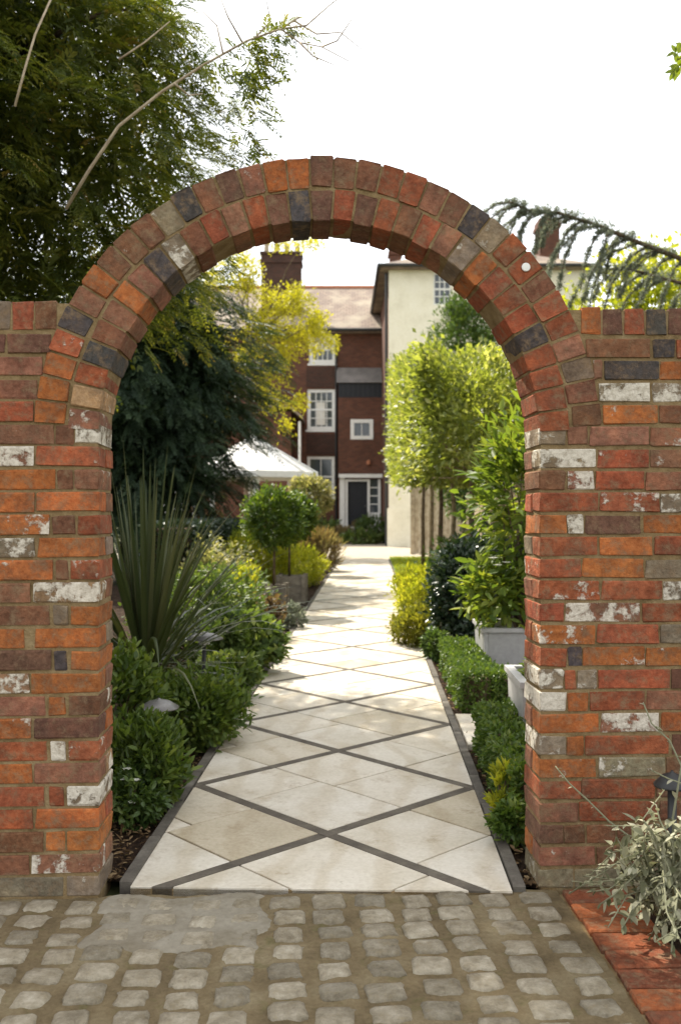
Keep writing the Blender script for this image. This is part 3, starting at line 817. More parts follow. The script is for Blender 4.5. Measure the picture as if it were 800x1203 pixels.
# gap fill below the outer ring is part of the coursing; small white disc on the ring
p = at(622, 309, 3.08)
d = MB().lathe([(.0,.0),(.014,.0),(.015,.003),(.013,.006),(.0,.007)], 16).build('white_disc', M['white'], wall)
dl = Matrix.Rotation(-WR, 4, 'Z') @ Vector((p.x-WX, p.y-WY, 0)); d.location = (dl.x, -.004, p.z); d.rotation_euler = (R(90), 0, 0)
print('wall bricks', nbr)

# ------------------------------------------------------------------ trees on the left
def limb_pts(a, b, n=5, wob=.06, sag=0.0):
    a = Vector(a); b = Vector(b); L = (b-a).length; out = []
    for i in range(n+1):
        t = i/n; p = a.lerp(b, t)
        w = wob*L*math.sin(math.pi*t)
        out.append(p + Vector((random.uniform(-w,w), random.uniform(-w,w), random.uniform(-w,w)*.6 + sag*L*math.sin(math.pi*t))))
    return out
def taper(r0, r1, n): return [r0+(r1-r0)*i/(n-1) for i in range(n)]
def trunk_part(t, h, r0, r1, m, lean=(0,0), wob=.03, z0=-.1):
    pts = [Vector((lean[0]*i/6+random.uniform(-wob,wob)*(i > 0), lean[1]*i/6+random.uniform(-wob,wob)*(i > 0), z0+(h-z0)*i/6)) for i in range(7)]
    MB().tube(pts, taper(r0, r1, 7), 10).build('trunk', m, t, smooth=True); return pts
def yew(name, label, loc, rad, zc, nsp, mat='yew', h=None, inner=2600, branches=26, size=1.0, keep=None, fill=.16, shell=.62):
    t = thing(name, label, 'tree', loc)
    h = h or zc+rad[2]*.8
    tp = trunk_part(t, h, .22, .05, M['bark'])
    nb = int(nsp/22)
    # boughs: each bough is a drooping fan of sprays
    d = rdir(nb); d[:, 2] *= .95
    r = (shell+(1-shell)*rng.random(nb)**.5)[:, None]
    B = d*r*np.asarray(rad)+np.array([0, 0, zc])
    B += rng.normal(size=B.shape)*np.asarray(rad)*.05
    B = B[B[:, 2] > .25]; nb = len(B)
    if keep is not None:
        B = B[np.array([keep(Vector(q)+Vector(loc)) for q in B])]; nb = len(B)
    bd = unit(np.stack([B[:, 0]/rad[0], B[:, 1]/rad[1], np.full(nb, -.15)+.25*(B[:, 2]-zc)/rad[2]], 1) + rdir(nb)*.35)
    per = 22
    tt = rng.random(nb*per)
    side = unit(np.cross(np.repeat(bd, per, 0), np.array([0, 0, 1.])))
    L = .55*size
    ss = rng.uniform(-1, 1, nb*per)
    P = np.repeat(B, per, 0) + np.repeat(bd, per, 0)*((tt-.6)*L)[:, None] + side*(ss*L*.34*(1.1-tt))[:, None] + np.array([0, 0, 1.])*(-(tt**2)*.22*L + rng.normal(0, .05, nb*per)*size)[:, None]
    D = unit(np.repeat(bd, per, 0) + side*(ss*.9)[:, None] + rdir(nb*per)*.3 - np.array([0, 0, .15]))
    foliage('crown', M[mat], t, *sprays(P, D, .20*size, .1, 8, .058*size, .0125*size), hi=False)
    # old shaded inner foliage
    C, o = clumps(inner, (0, 0, zc), np.asarray(rad)*.74, .25)
    C = C[C[:, 2] > .3]
    if keep is not None: C = C[np.array([keep(Vector(q)+Vector(loc)) for q in C])]
    foliage('inner_foliage', M[mat], t, *sprays(C, rdir(len(C))-np.array([0, 0, .4]), .36*size, .1, 8, .095*size, .026*size), hi=False)
    for k in range(branches):
        q = B[rng.integers(nb)]; zb = min(max(.6, q[2]-.5*math.hypot(q[0], q[1])*.5), h*.92)
        pts = limb_pts((0, 0, zb), q, 5, .05, .05)
        MB().tube(pts, taper(.045, .008, 6), 6).build('branch', M['bark'], t, smooth=True)
    return t
def pxof(p): return 400+FPX*p.x/p.y, HY-FPX*(p.z-CAMH)/p.y
def rmax_front(y):     # big yew's right outline; above the frame cut away so sun reaches the jamb
    pts = [(-2000,20),(-900,40),(-140,80),(-40,160),(0,208),(90,232),(96,285),(190,300),(330,262),(420,250),(520,235),(640,180),(900,120)]
    for (a, xa), (b, xb) in zip(pts, pts[1:]):
        if a <= y <= b: return xa+(xb-xa)*(y-a)/(b-a)
    return 100
yw = yew('yew_tree', 'big dark yew tree rising behind the left part of the brick wall', (-3.25, 7.3, 0), (2.75, 2.0, 4.4), 4.7, 17500, branches=30, inner=8500,
    keep=lambda p: pxof(p)[0] < rmax_front(pxof(p)[1])-3 and p.y < 9.1 and p.z < 6.6 and (p.z > 2.75 or pxof(p)[0] < 60))  # rear, top and low boughs left out to let sun into the garden
yew('yew_tree', 'added smaller olive green yew tree close behind the wall, before the big dark yew', (-4.6, 5.6, 0), (2.7, 2.0, 3.6), 4.2, 7500, branches=20, inner=4800)  # second yew added to shade the setts; its edge fills the upper left
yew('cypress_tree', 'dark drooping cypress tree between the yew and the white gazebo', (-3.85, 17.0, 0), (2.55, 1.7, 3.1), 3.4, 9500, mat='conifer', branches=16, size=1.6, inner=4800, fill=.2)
# long bare limb and dead twigs reaching out of the yew
def worldpart(t, o):  # part built in world coordinates under a thing
    o.location = -Vector(t.location); return o
def bare(pts, r0, r1, m, t, name='bare_branch'):
    return worldpart(t, MB().tube(pts, taper(r0, r1, len(pts)), 6).build(name, m, t, smooth=True))
YB = 5.3
b0 = [at(78,245,YB+.5), at(105,200,YB+.4), at(140,148,YB+.3), at(190,108,YB+.2), at(240,76,YB+.1), at(290,48,YB), at(330,34,YB), at(352,20,YB-.1)]
bare(b0, .011, .005, M['deadwood'], yw)
bare([at(18,125,YB), at(30,80,YB), at(42,40,YB), at(62,-5,YB)], .008, .006, M['deadwood'], yw)
bare([at(140,70,YB), at(170,50,YB), at(200,25,YB)], .007, .003, M['deadwood'], yw)
for a in ([(330,34),(352,50),(378,55),(410,72)], [(330,34),(360,30),(385,8),(410,-12)], [(300,44),(318,25),(312,-5)], [(345,24),(372,40),(400,38),(425,58)], [(262,62),(255,30),(235,10)],
          [(352,50),(368,66),(392,76)], [(378,55),(396,48),(415,20)], [(205,98),(222,112),(238,110)], [(285,50),(268,20),(258,-6)]):
    bare([at(x, y, YB-.05+random.uniform(-.15,.15)) for x, y in a], .006, .0022, M['deadwood'], yw)
# needle tufts along the outer half of the bare limb
Q = []
for x, y in [(240,78),(255,72),(272,62),(288,52),(300,50),(312,42),(322,36),(332,32),(342,28),(295,62),(305,68),(318,60),(285,80),(270,92),(300,85),(312,95),(290,105),(280,120),(300,135),(288,150),(296,165),(290,178)]:
    for k in range(5): Q.append(at(x+random.uniform(-7,7), y+random.uniform(-4,9), YB+random.uniform(-.1,.3)))
Q = np.array([tuple(q) for q in Q])
worldpart(yw, foliage('twig_needles', M['yew'], yw, *sprays(Q, unit(rdir(len(Q))*.8+np.array([.6,0,-.3])), .15, .1, 7, .05, .012)))

# golden tree behind the cypress
def broadtree(name, label, loc, rad, zc, ncl, per, L, W, mat, cr, trunk=(.1,.03), group=None, bark='bark', h=None, shell=.45, limbs=14, keep=None, up=.2):
    t = thing(name, label, 'tree', loc, 0, group)
    C, out = clumps(ncl, (0, 0, zc), rad, shell)
    if keep is not None:
        k = np.array([keep(Vector(q)+Vector(loc)) for q in C]); C = C[k]; out = out[k]
    foliage('crown', M[mat], t, *ball_leaves(C, out, per, cr, L, W, up=up), hi=False)
    h = h or zc+rad[2]*.3
    trunk_part(t, h, trunk[0], trunk[1], M[bark], wob=.02)
    for i in rng.choice(len(C), min(limbs, len(C)), replace=False):
        zb = min(h*.95, max(h*.5, C[i][2]-.6*math.hypot(C[i][0], C[i][1])))
        MB().tube(limb_pts((0, 0, zb), C[i], 4, .06, .04), taper(trunk[1]*.9+.006, .006, 5), 6).build('branch', M[bark], t, smooth=True)
    return t
gt = thing('golden_tree', 'golden yellow leafed tree in front of the brick house chimney', 'tree', (-2.9, 29, 0))
trunk_part(gt, 6.4, .15, .06, M['bark'])
GC = []
for x, y, w, h, k in ((272,318,30,22,26),(240,345,28,26,18),(300,342,20,12,10),(340,352,24,14,18),(338,384,44,30,52),(300,392,22,26,18),(310,430,34,24,30),(318,468,16,12,8),(340,288,22,6,6),(362,286,14,4,4),(366,392,14,20,12),(386,402,10,6,5),(345,470,12,5,5),(330,500,8,5,3),(265,420,26,34,18),(255,470,20,24,10)):
    for _ in range(k):
        a = random.random()*6.283; r = math.sqrt(random.random())
        GC.append(tuple(at(x+w*r*math.cos(a), y+h*r*math.sin(a), 29+random.uniform(-1.1,1.1))-Vector(gt.location)))
GC = np.array(GC); go_ = unit(GC-np.array([0,0,6.6]))
foliage('crown', M['golden'], gt, *ball_leaves(GC, go_, 46, .26, .12, .065, up=-.1), hi=False)
for q in GC[::12]:
    MB().tube(limb_pts((0,0,min(6.2,max(3.5,q[2]-1.2))), q, 4, .06, .04), taper(.045,.01,5), 6).build('branch', M['bark'], gt, smooth=True)
# ------------------------------------------------------------------ house
def facade(mb, x0, x1, z0, z1, y, th, holes):
    """wall slab facing -Y with rectangular openings and their reveals"""
    xs = sorted({x0, x1, *[h[0] for h in holes], *[h[1] for h in holes]}); zs = sorted({z0, z1, *[h[2] for h in holes], *[h[3] for h in holes]})
    inh = lambda a, b: any(h[0] < a < h[1] and h[2] < b < h[3] for h in holes)
    for i in range(len(xs)-1):
        for j in range(len(zs)-1):
            if inh((xs[i]+xs[i+1])/2, (zs[j]+zs[j+1])/2): continue
            a, b, c, d = xs[i], xs[i+1], zs[j], zs[j+1]
            mb.quad((a,y,c),(b,y,c),(b,y,d),(a,y,d)); mb.quad((b,y+th,c),(a,y+th,c),(a,y+th,d),(b,y+th,d))
    for a, b, c, d in holes:
        mb.quad((a,y,c),(a,y+th,c),(b,y+th,c),(b,y,c)); mb.quad((a,y,d),(b,y,d),(b,y+th,d),(a,y+th,d))
        mb.quad((a,y,c),(a,y,d),(a,y+th,d),(a,y+th,c)); mb.quad((b,y,c),(b,y+th,c),(b,y+th,d),(b,y,d))
    mb.quad((x0,y,z0),(x0,y,z1),(x0,y+th,z1),(x0,y+th,z0)); mb.quad((x1,y,z0),(x1,y+th,z0),(x1,y+th,z1),(x1,y,z1)); mb.quad((x0,y,z1),(x1,y,z1),(x1,y+th,z1),(x0,y+th,z1))
def window(parent, x0, x1, z0, z1, y, nx, nz, fw=.12, curtain=None, sill=True, meeting=True):
    f = MB(); f.box(x0, x0+fw, y, y+.12, z0, z1); f.box(x1-fw, x1, y, y+.12, z0, z1); f.box(x0+fw, x1-fw, y+.002, y+.12, z1-fw, z1); f.box(x0+fw, x1-fw, y+.002, y+.12, z0, z0+fw)
    w = f.build('window', M['white'], parent)
    MB().box(x0+fw, x1-fw, y+.075, y+.085, z0+fw, z1-fw).build('pane', M['glass'], w)
    ix, iz = x1-x0-2*fw, z1-z0-2*fw
    for i in range(1, nx):
        xx = x0+fw+ix*i/nx; MB().box(xx-.018, xx+.018, y+.045, y+.074, z0+fw, z1-fw).build('glazing_bar', M['white'], w)
    for j in range(1, nz):
        zz = z0+fw+iz*j/nz; hb = .035 if (meeting and j*2 == nz) else .018
        MB().box(x0+fw, x1-fw, y+.040, y+.073, zz-hb, zz+hb).build('glazing_bar', M['white'], w)
    if curtain:
        a, b, c, d = curtain
        MB().box(x0+fw+ix*a, x0+fw+ix*b, y+.066, y+.0735, z0+fw+iz*c, z0+fw+iz*d).build('curtain', M['curtain'], w)
    if sill: MB().box(x0-.06, x1+.06, y-.09, y+.05, z0-.09, z0-.002).build('sill', M['white'], w)
    return w
YF = 41.6; YE = 41.0
hx = lambda px, Y=YF: (px-400)/FPX*Y
hz = lambda py, Y=YF: CAMH-(py-HY)/FPX*Y
house = thing('brick_house', 'three storey dark red brick house with white sash windows at the path end', 'house', (0, 0, 0))
EV = hz(388); RD = hz(338, YF+4.2)
hole = [(hx(363),hx(395),hz(427),hz(394)), (hx(361),hx(394),hz(505),hz(457)), (hx(361),hx(393),hz(584),hz(536))]
holeL = [(hx(292),hx(306),hz(518),hz(489))]
mb = MB(); facade(mb, hx(215), hx(452), -.05, EV, YF, .35, hole+holeL)
mb.box(hx(215), hx(452), YF+8.0, YF+8.3, -.05, EV); mb.box(hx(215), hx(215)+.3, YF+.351, YF+8.0, -.05, EV)
mb.build('wall', M['housebrick'], house)
window(house, *hole[0], YF+.06, 4, 2, .17, curtain=(.0,1,.55,1))
window(house, *hole[1], YF+.06, 4, 4, .15, curtain=(.28,.68,.05,.72))
window(house, *hole[2], YF+.06, 2, 2, .13)
window(house, *holeL[0], YF+.06, 2, 2, .10)
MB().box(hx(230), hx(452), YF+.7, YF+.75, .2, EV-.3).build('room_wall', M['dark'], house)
# dark brick aprons under the windows
for a, b in ((428.5, 455), (507.5, 534)):
    MB().box(hx(360), hx(395.5), YF-.03, YF+.02, hz(b), hz(a)-.1).build('brick_apron', M['housebrick_dark'], house)
rf = MB(); x0, x1 = hx(212), hx(453)
rf.extr([(0,0)], 0, 0) if False else None
rf.v = [(x0,YF-.35,EV-.02),(x1,YF-.35,EV-.02),(x1,YF+4.2,RD),(x0,YF+4.2,RD),(x1,YF+8.6,EV-.02),(x0,YF+8.6,EV-.02),(x0,YF-.35,EV-.16),(x1,YF-.35,EV-.16),(x1,YF+8.6,EV-.16),(x0,YF+8.6,EV-.16)]
rf.f = [(0,1,2,3),(3,2,4,5),(6,7,1,0),(1,7,8,4,2),(0,3,5,9,6),(5,4,8,9),(6,9,8,7)]
roof = rf.build('roof', M['rooftile'], house)
MB().tube([(x0,YF+4.2,RD),(x1,YF+4.2,RD)], .11, 8).build('ridge_tiles', M['terracotta'], roof)
MB().tube([(x0,YF-.42,EV-.05),(x1,YF-.42,EV-.05)], .075, 8).build('gutter', M['blackmetal'], house)
# chimney with pots
ca, cb = hx(308,43), hx(354,43); ct = hz(300,43)
ch = MB(); ch.box(ca, cb, 42.6, 43.6, EV-1.2, ct-.45); ch.box(ca-.06, cb+.06, 42.54, 43.66, ct-.45, ct-.3); ch.box(ca-.02, cb+.02, 42.58, 43.62, ct-.3, ct-.05); ch.box(ca-.07, cb+.07, 42.53, 43.67, ct-.05, ct+.06)
chim = ch.build('chimney', M['housebrick_dark'], house)
for k in range(4):
    xx = ca+.2+(cb-ca-.4)*k/3
    MB().lathe([(.13,0),(.12,.1),(.105,.45),(.13,.47),(.13,.52),(.09,.52)], 12, (xx, 43.1, ct+.05)).build('chimney_pot', M['fence'], chim)
# projecting bay with lead roof, dark glazing and door
bx0, bx1 = hx(397.5,YE), hx(449.5,YE)
dz0, dz1 = hz(622,YE), hz(563,YE)
sm = (hx(416,YE),hx(434,YE),hz(512,YE),hz(497,YE)); door = (hx(408,YE),hx(446,YE),dz0,dz1)
tz0, tz1 = hz(467,YE), hz(450,YE)
mb = MB(); facade(mb, bx0, bx1, -.05, tz0, YE, .3, [sm, door]); mb.box(bx0, bx0+.25, YE+.301, YF-.002, -.05, tz0); mb.box(bx1-.25, bx1, YE+.301, YF-.002, -.05, tz0)
bay = mb.build('bay_wall', M['housebrick'], house)
mb = MB(); mb.box(bx0, bx1, YE+.02, YE+.5, tz0+.01, tz1); mb.build('dark_cladding', M['darkpaint'], house)
for k in range(1, 9): 
    xx = bx0+(bx1-bx0)*k/9; MB().box(xx-.012, xx+.012, YE-.005, YE+.02, tz0+.01, tz1).build('cladding_batten', M['blackmetal'], house)
lr = MB(); lz0, lz1 = tz1+.01, hz(432,YF)
lr.v = [(bx0-.08,YE-.12,lz0),(bx1,YE-.12,lz0),(bx1,YF-.005,lz1),(bx0-.08,YF-.005,lz1),(bx0-.08,YF-.005,lz0),(bx1,YF-.005,lz0)]
lr.f = [(0,1,2,3),(0,3,4),(1,5,2),(0,4,5,1)]
lr.build('lead_roof', M['lead'], house)
f = MB(); a, b, c, d = sm; q = .16
f.box(a-q,a,YE-.05,YE+.1,c-q,d+q); f.box(b,b+q,YE-.05,YE+.1,c-q,d+q); f.box(a,b,YE-.049,YE+.1,d,d+q); f.box(a,b,YE-.049,YE+.1,c-q,c)
w = f.build('window', M['white'], house); MB().box(a,b,YE+.02,YE+.03,c,d).build('pane', M['glass'], w); MB().box((a+b)/2-.015,(a+b)/2+.015,YE,YE+.019,c,d).build('glazing_bar', M['white'], w)
# door case
dc = MB(); dc.box(hx(399,YE), hx(405,YE), YE-.12, YE-.002, .3, dz1+.05); dc.box(hx(405.5,YE), hx(408.5,YE), YE-.06, YE+.2, dz0, dz1); dc.box(hx(431.5,YE), hx(434.5,YE), YE-.06, YE+.2, dz0, dz1); dc.box(hx(444,YE), hx(447,YE), YE-.06, YE+.2, dz0, dz1)
dc.box(hx(408.6,YE), hx(431.4,YE), YE-.055, YE+.2, dz1-.1, dz1)
cs_ = dc.build('door_case', M['white'], house)
MB().box(hx(398,YE), hx(449,YE), YE-.28, YE-.001, dz1+.06, dz1+.22).build('door_cornice', M['white'], house)
dr = MB().box(hx(408.7,YE), hx(431.3,YE), YE+.10, YE+.15, dz0+.02, dz1-.11).build('door', M['darkpaint'], house)
for i in (0, 1):
    for j in (0, 1):
        xx = hx(410.5+11*i,YE); zz = dz0+.25+j*.95
        MB().box(xx, xx+.32, YE+.085, YE+.099, zz, zz+.75).build('door_panel', M['darkpaint'], dr)
MB().lathe([(.0,.0),(.035,.01),(.035,.05),(.0,.06)], 10).build('door_knob', M['greymetal'], dr, loc=(hx(429.5,YE), YE+.07, dz0+1.0))
sl = MB(); sl.box(hx(434.6,YE),hx(443.9,YE),YE+.02,YE+.1,dz0,dz0+.75); s_ = sl.build('sidelight', M['white'], house)
MB().box(hx(434.6,YE),hx(443.9,YE),YE+.05,YE+.06,dz0+.751,dz1-.0).build('pane', M['glass'], s_)
for k in range(1, 4):
    zz = dz0+.75+(dz1-dz0-.75)*k/4; MB().box(hx(434.6,YE),hx(443.9,YE),YE+.02,YE+.049,zz-.025,zz+.025).build('glazing_bar', M['white'], s_)
st = MB()
for k in range(3): st.box(hx(398,YE)-.1, hx(449,YE), YE-.35*(3-k), YE-.003, -.05 if k == 0 else dz0*k/3+.001, dz0*(k+1)/3)
st.build('doorstep', M['gravel'], house)
MB().tube([(hx(397,YE)-.08,YF-.1,EV-.1),(hx(397,YE)-.08,YF-.1,0)], .05, 8).build('drainpipe', M['blackmetal'], house)
MB().lathe([(.05,0),(.09,.02),(.09,.16),(.0,.22)], 10, (hx(433,YE), YE-.12, hz(546,YE))).build('porch_lamp', M['terracotta'], house)
# lean-to on the left of the windows
lt = MB(); la, lb = hx(300,40), hx(357,40)
lt.box(la, hx(343,40), 39.4, YF-.003, -.05, hz(485,40)); lt.build('side_wing', M['housebrick'], house)
lt = MB(); z1_, z2_ = hz(478,40), hz(492,40)
lt.v = [(la-.1,39.1,z1_),(hx(341,40),39.1,z1_),(lb,39.1,z2_),(lb,YF-.004,z2_),(hx(341,40),YF-.004,z1_+.05),(la-.1,YF-.004,z1_+.05)]
lt.v += [(x, y, z-.12) for x, y, z in lt.v]; lt.f = [(0,1,4,5),(1,2,3,4),(11,10,7,6),(10,9,8,7),(6,7,1,0),(7,8,2,1),(8,9,3,2),(9,10,4,3),(10,11,5,4),(11,6,0,5)]
lt.build('side_wing_roof', M['rooftile2'], house)
MB().tube([(hx(353,40),39.3,hz(497,40)),(hx(353,40),39.3,.1)], .06, 8).build('drainpipe', M['white'], house)

# ------------------------------------------------------------------ cream building on the right
YC = 35.0
cx = lambda px: (px-400)/FPX*YC
cz = lambda py: CAMH-(py-HY)/FPX*YC
cream = thing('rendered_building', 'tall cream rendered building with low hipped roof right of the brick house', 'building', (0, 0, 0))
X0, X1, ZE = cx(457), cx(690), cz(313)
wh = (cx(509), cx(530), cz(358), cz(320)); wh2 = (cx(585), cx(606), cz(358), cz(320))
mb = MB(); facade(mb, X0, X1, -.05, ZE, YC, .35, [wh, wh2]); mb.box(X1-.3, X1, YC+.351, 44, -.05, ZE); mb.box(X0+.301, X1-.301, 43.7, 44, -.05, ZE)
mb.build('wall', M['cream'], cream)
MB().box(X0+.003, X0+.3, YC+.352, 44, -.05, ZE-.003).build('side_wall', M['housebrick'], cream)
MB().box(X0-.07, X1+.05, YC-.08, YC-.002, -.05, cz(597)).build('plinth', M['cream'], cream)
for w_ in (wh, wh2): window(cream, *w_, YC+.06, 3, 4, .06, sill=False)
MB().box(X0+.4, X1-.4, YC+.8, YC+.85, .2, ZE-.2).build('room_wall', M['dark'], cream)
rp = MB(); o_ = .35; yr = (YC+44)/2; zr = ZE+2.0
rp.v = [(X0-o_,YC-o_,ZE),(X1+o_,YC-o_,ZE),(X1+o_,44+o_,ZE),(X0-o_,44+o_,ZE),(X0+3.6,yr,zr),(X1-3.6,yr,zr),(X0-o_,YC-o_,ZE-.14),(X1+o_,YC-o_,ZE-.14),(X1+o_,44+o_,ZE-.14),(X0-o_,44+o_,ZE-.14)]
rp.f = [(0,1,5,4),(1,2,5),(2,3,4,5),(3,0,4),(6,7,1,0),(7,8,2,1),(8,9,3,2),(9,6,0,3),(9,8,7,6)]
rp.build('roof', M['rooftile2'], cream)
def stack(px0, px1, pt, Y, base, m, pots):
    a, b = (px0-400)/FPX*Y, (px1-400)/FPX*Y; t = CAMH-(pt-HY)/FPX*Y; w = (b-a)
    mb = MB(); mb.box(a, b, Y, Y+w*1.3, base, t-.35); mb.box(a-.07, b+.07, Y-.07, Y+w*1.3+.07, t-.35, t-.2); mb.box(a-.02, b+.02, Y-.02, Y+w*1.3+.02, t-.2, t)
    c = mb.build('chimney', m, cream)
    for k in range(pots):
        MB().lathe([(.14,0),(.12,.35),(.14,.38),(.14,.45),(.1,.45)], 12, (a+w*(k+.5)/pots, Y+w*.6, t-.002)).build('chimney_pot', M['terracotta'], c)
stack(634, 657, 256, 37.5, ZE+.2, M['housebrick'], 1)
stack(458, 471, 290, 41.0, ZE-.6, M['housebrick'], 1)
MB().tube([(X0-.09,YC+.25,ZE-.2),(X0-.09,YC+.25,0)], .055, 8).build('drainpipe', M['blackmetal'], cream)
MB().tube([(X0-.40,YC-.40,ZE-.05),(X0-.40,44.3,ZE-.05)], .075, 8).build('gutter', M['blackmetal'], cream)
MB().tube([(X0-.40,YC-.43,ZE-.05),(X1+.40,YC-.43,ZE-.05)], .06, 8).build('gutter', M['blackmetal'], cream)

# ------------------------------------------------------------------ gazebo
gz = thing('gazebo', 'white octagonal garden gazebo with metal roof and posts', 'gazebo', ((298-400)/FPX*25, 25, 0), R(8))
gr, ge, ga = 1.72, 2.32, 3.28
for k in range(8):
    a0, a1 = k*math.pi/4, (k+1)*math.pi/4
    p = lambda a, r, z: (r*math.cos(a), r*math.sin(a), z)
    m_ = MB(); m_.v = [p(a0,gr,ge), p(a1,gr,ge), p(a1,.06,ga), p(a0,.06,ga), p(a0,gr,ge-.03), p(a1,gr,ge-.03), p(a1,.06,ga-.03), p(a0,.06,ga-.03)]
    m_.f = [(0,1,2,3),(7,6,5,4),(4,5,1,0),(5,6,2,1),(6,7,3,2),(7,4,0,3)]
    m_.build('roof_panel', M['canvas'], gz)
    MB().tube([p(a0,gr+.02,ge+.02), p(a0,.05,ga+.02)], .022, 6).build('roof_rib', M['white'], gz)
    e = MB(); e.v = [p(a0,gr+.03,ge-.15), p(a1,gr+.03,ge-.15), p(a1,gr+.03,ge+.01), p(a0,gr+.03,ge+.01), p(a0,gr-.03,ge-.15), p(a1,gr-.03,ge-.15), p(a1,gr-.03,ge-.04), p(a0,gr-.03,ge-.04)]
    e.f = [(0,1,2,3),(7,6,5,4),(4,5,1,0),(3,2,6,7),(1,5,6,2),(4,0,3,7)]
    e.build('eaves_board', M['white'], gz)
    MB().lathe([(.09,0),(.09,.2),(.065,.24),(.065,ge-.3),(.09,ge-.26),(.09,ge-.14)], 10, (1.55*math.cos(a0), 1.55*math.sin(a0), 0)).build('post', M['white'], gz)
MB().lathe([(.06,0),(.11,.03),(.05,.08),(.07,.16),(.02,.28),(.005,.36)], 12, (0,0,ga-.02)).build('finial', M['white'], gz)

# ------------------------------------------------------------------ right hand side: pleached trees, fence, evergreen column
def TL(v): return G(1.245+.675, v)      # line of trunks: parallel to the path
heights = {0: 3.0, 1: 3.3, 2: 3.7, 3: 4.1, 4: 4.55}
lab = ['nearest the laurel planter', 'second from the laurel planter', 'third in the row, in the middle', 'fourth from the laurel planter', 'farthest from the arch, nearest the cream building']
for i, px in enumerate((553, 532, 518, 507, 497)):
    Y = 1.222/((px-400)/FPX-.032); t = thing('pleached_tree', 'clipped pleached tree with bare pale stem, %s' % lab[i], 'tree', ((px-400)/FPX*Y, Y, 0), 0, 'pleached trees along the fence')
    H = heights[i]; zb = 1.72 + .07*i; hy = 1.35; hxw = .60
    trunk_part(t, H*.8, .052 if i != 1 else .045, .018, M['palebark'] if i in (1, 3) else M['bark'], wob=.02)
    n = 420
    C = np.stack([rng.uniform(-1, 1, n)*hxw, rng.uniform(-1, 1, n)*hy, zb+(H-zb)*rng.random(n)], 1)
    C[:, 2] += np.abs(rng.normal(0, .10, n))*(C[:, 2] > H-.5)
    # favour the skin of the clipped box
    sk1 = rng.random(n) < .55; C[sk1, 0] = np.sign(C[sk1, 0])*hxw*(1+rng.normal(0,.06,sk1.sum()))
    out = unit(np.stack([C[:, 0]/hxw, C[:, 1]/hy*.4, (C[:, 2]-(zb+H)/2)/(H-zb)], 1))
    foliage('crown', M['pleach'], t, *ball_leaves(C, out, 42, .15, .085, .043, up=.5), hi=False)
    for k in range(12):
        q = C[rng.integers(n)]; MB().tube(limb_pts((0, 0, max(zb, q[2]-.5)), q, 3, .05), taper(.016,.005,4), 5).build('branch', M['palebark'], t, smooth=True)
# fence of upright boards behind them
fa, fb = G(2.75, 6.0), G(2.75, 22.0)
fen = thing('board_fence', 'weathered pale board fence behind the pleached trees', 'fence', (fa.x, fa.y, 0), -PA)
fv = []
for k in range(3):
    m_ = MB().box(-.02, .16, -.08, 1.92, -.03, random.uniform(1.98,2.02)).mesh('board', M['fence']) if False else MB().box(0, .022, 0, .128, -.03, 1.78).mesh('board', M['fence']); fv.append(m_)
k = 0; y = 0
while y < 16:
    o = link('board', fv[k % 3], fen); o.location = (random.uniform(-.006,.006), y, random.uniform(-.02,.02)); y += .136; k += 1
cm = MB().box(0, .128, 0, .022, -.03, 2.2).mesh('board', M['fence'])
for k in range(26):
    o = link('board', cm, fen); o.location = (-1.35+k*.136, 19.4+random.uniform(-.006,.006), random.uniform(-.03,.03))
for k in range(3): MB().box(-1.3+k*1.65, -1.2+k*1.65, 19.435, 19.53, -.05, 2.15).build('fence_post', M['fence'], fen)
for z in (.5, 1.75): MB().box(-1.35, 2.15, 19.4245+.006, 19.434, z, z+.09).build('fence_rail', M['fence'], fen)
for y in np.arange(0, 16.1, 2.0): MB().box(.04, .13, y, y+.09, -.05, 1.8).build('fence_post', M['fence'], fen)
for z in (.4, 1.4): MB().box(.0245, .07, 0, 16, z, z+.08).build('fence_rail', M['fence'], fen)
broadtree('evergreen_column', 'narrow dark evergreen tree rising above the pleached trees', ((546-400)/FPX*26, 26, 0), (1.0, 1.0, 3.4), 4.4, 260, 60, .12, .06, 'ivy', .26, (.1,.04), shell=.6, up=.4, limbs=8)

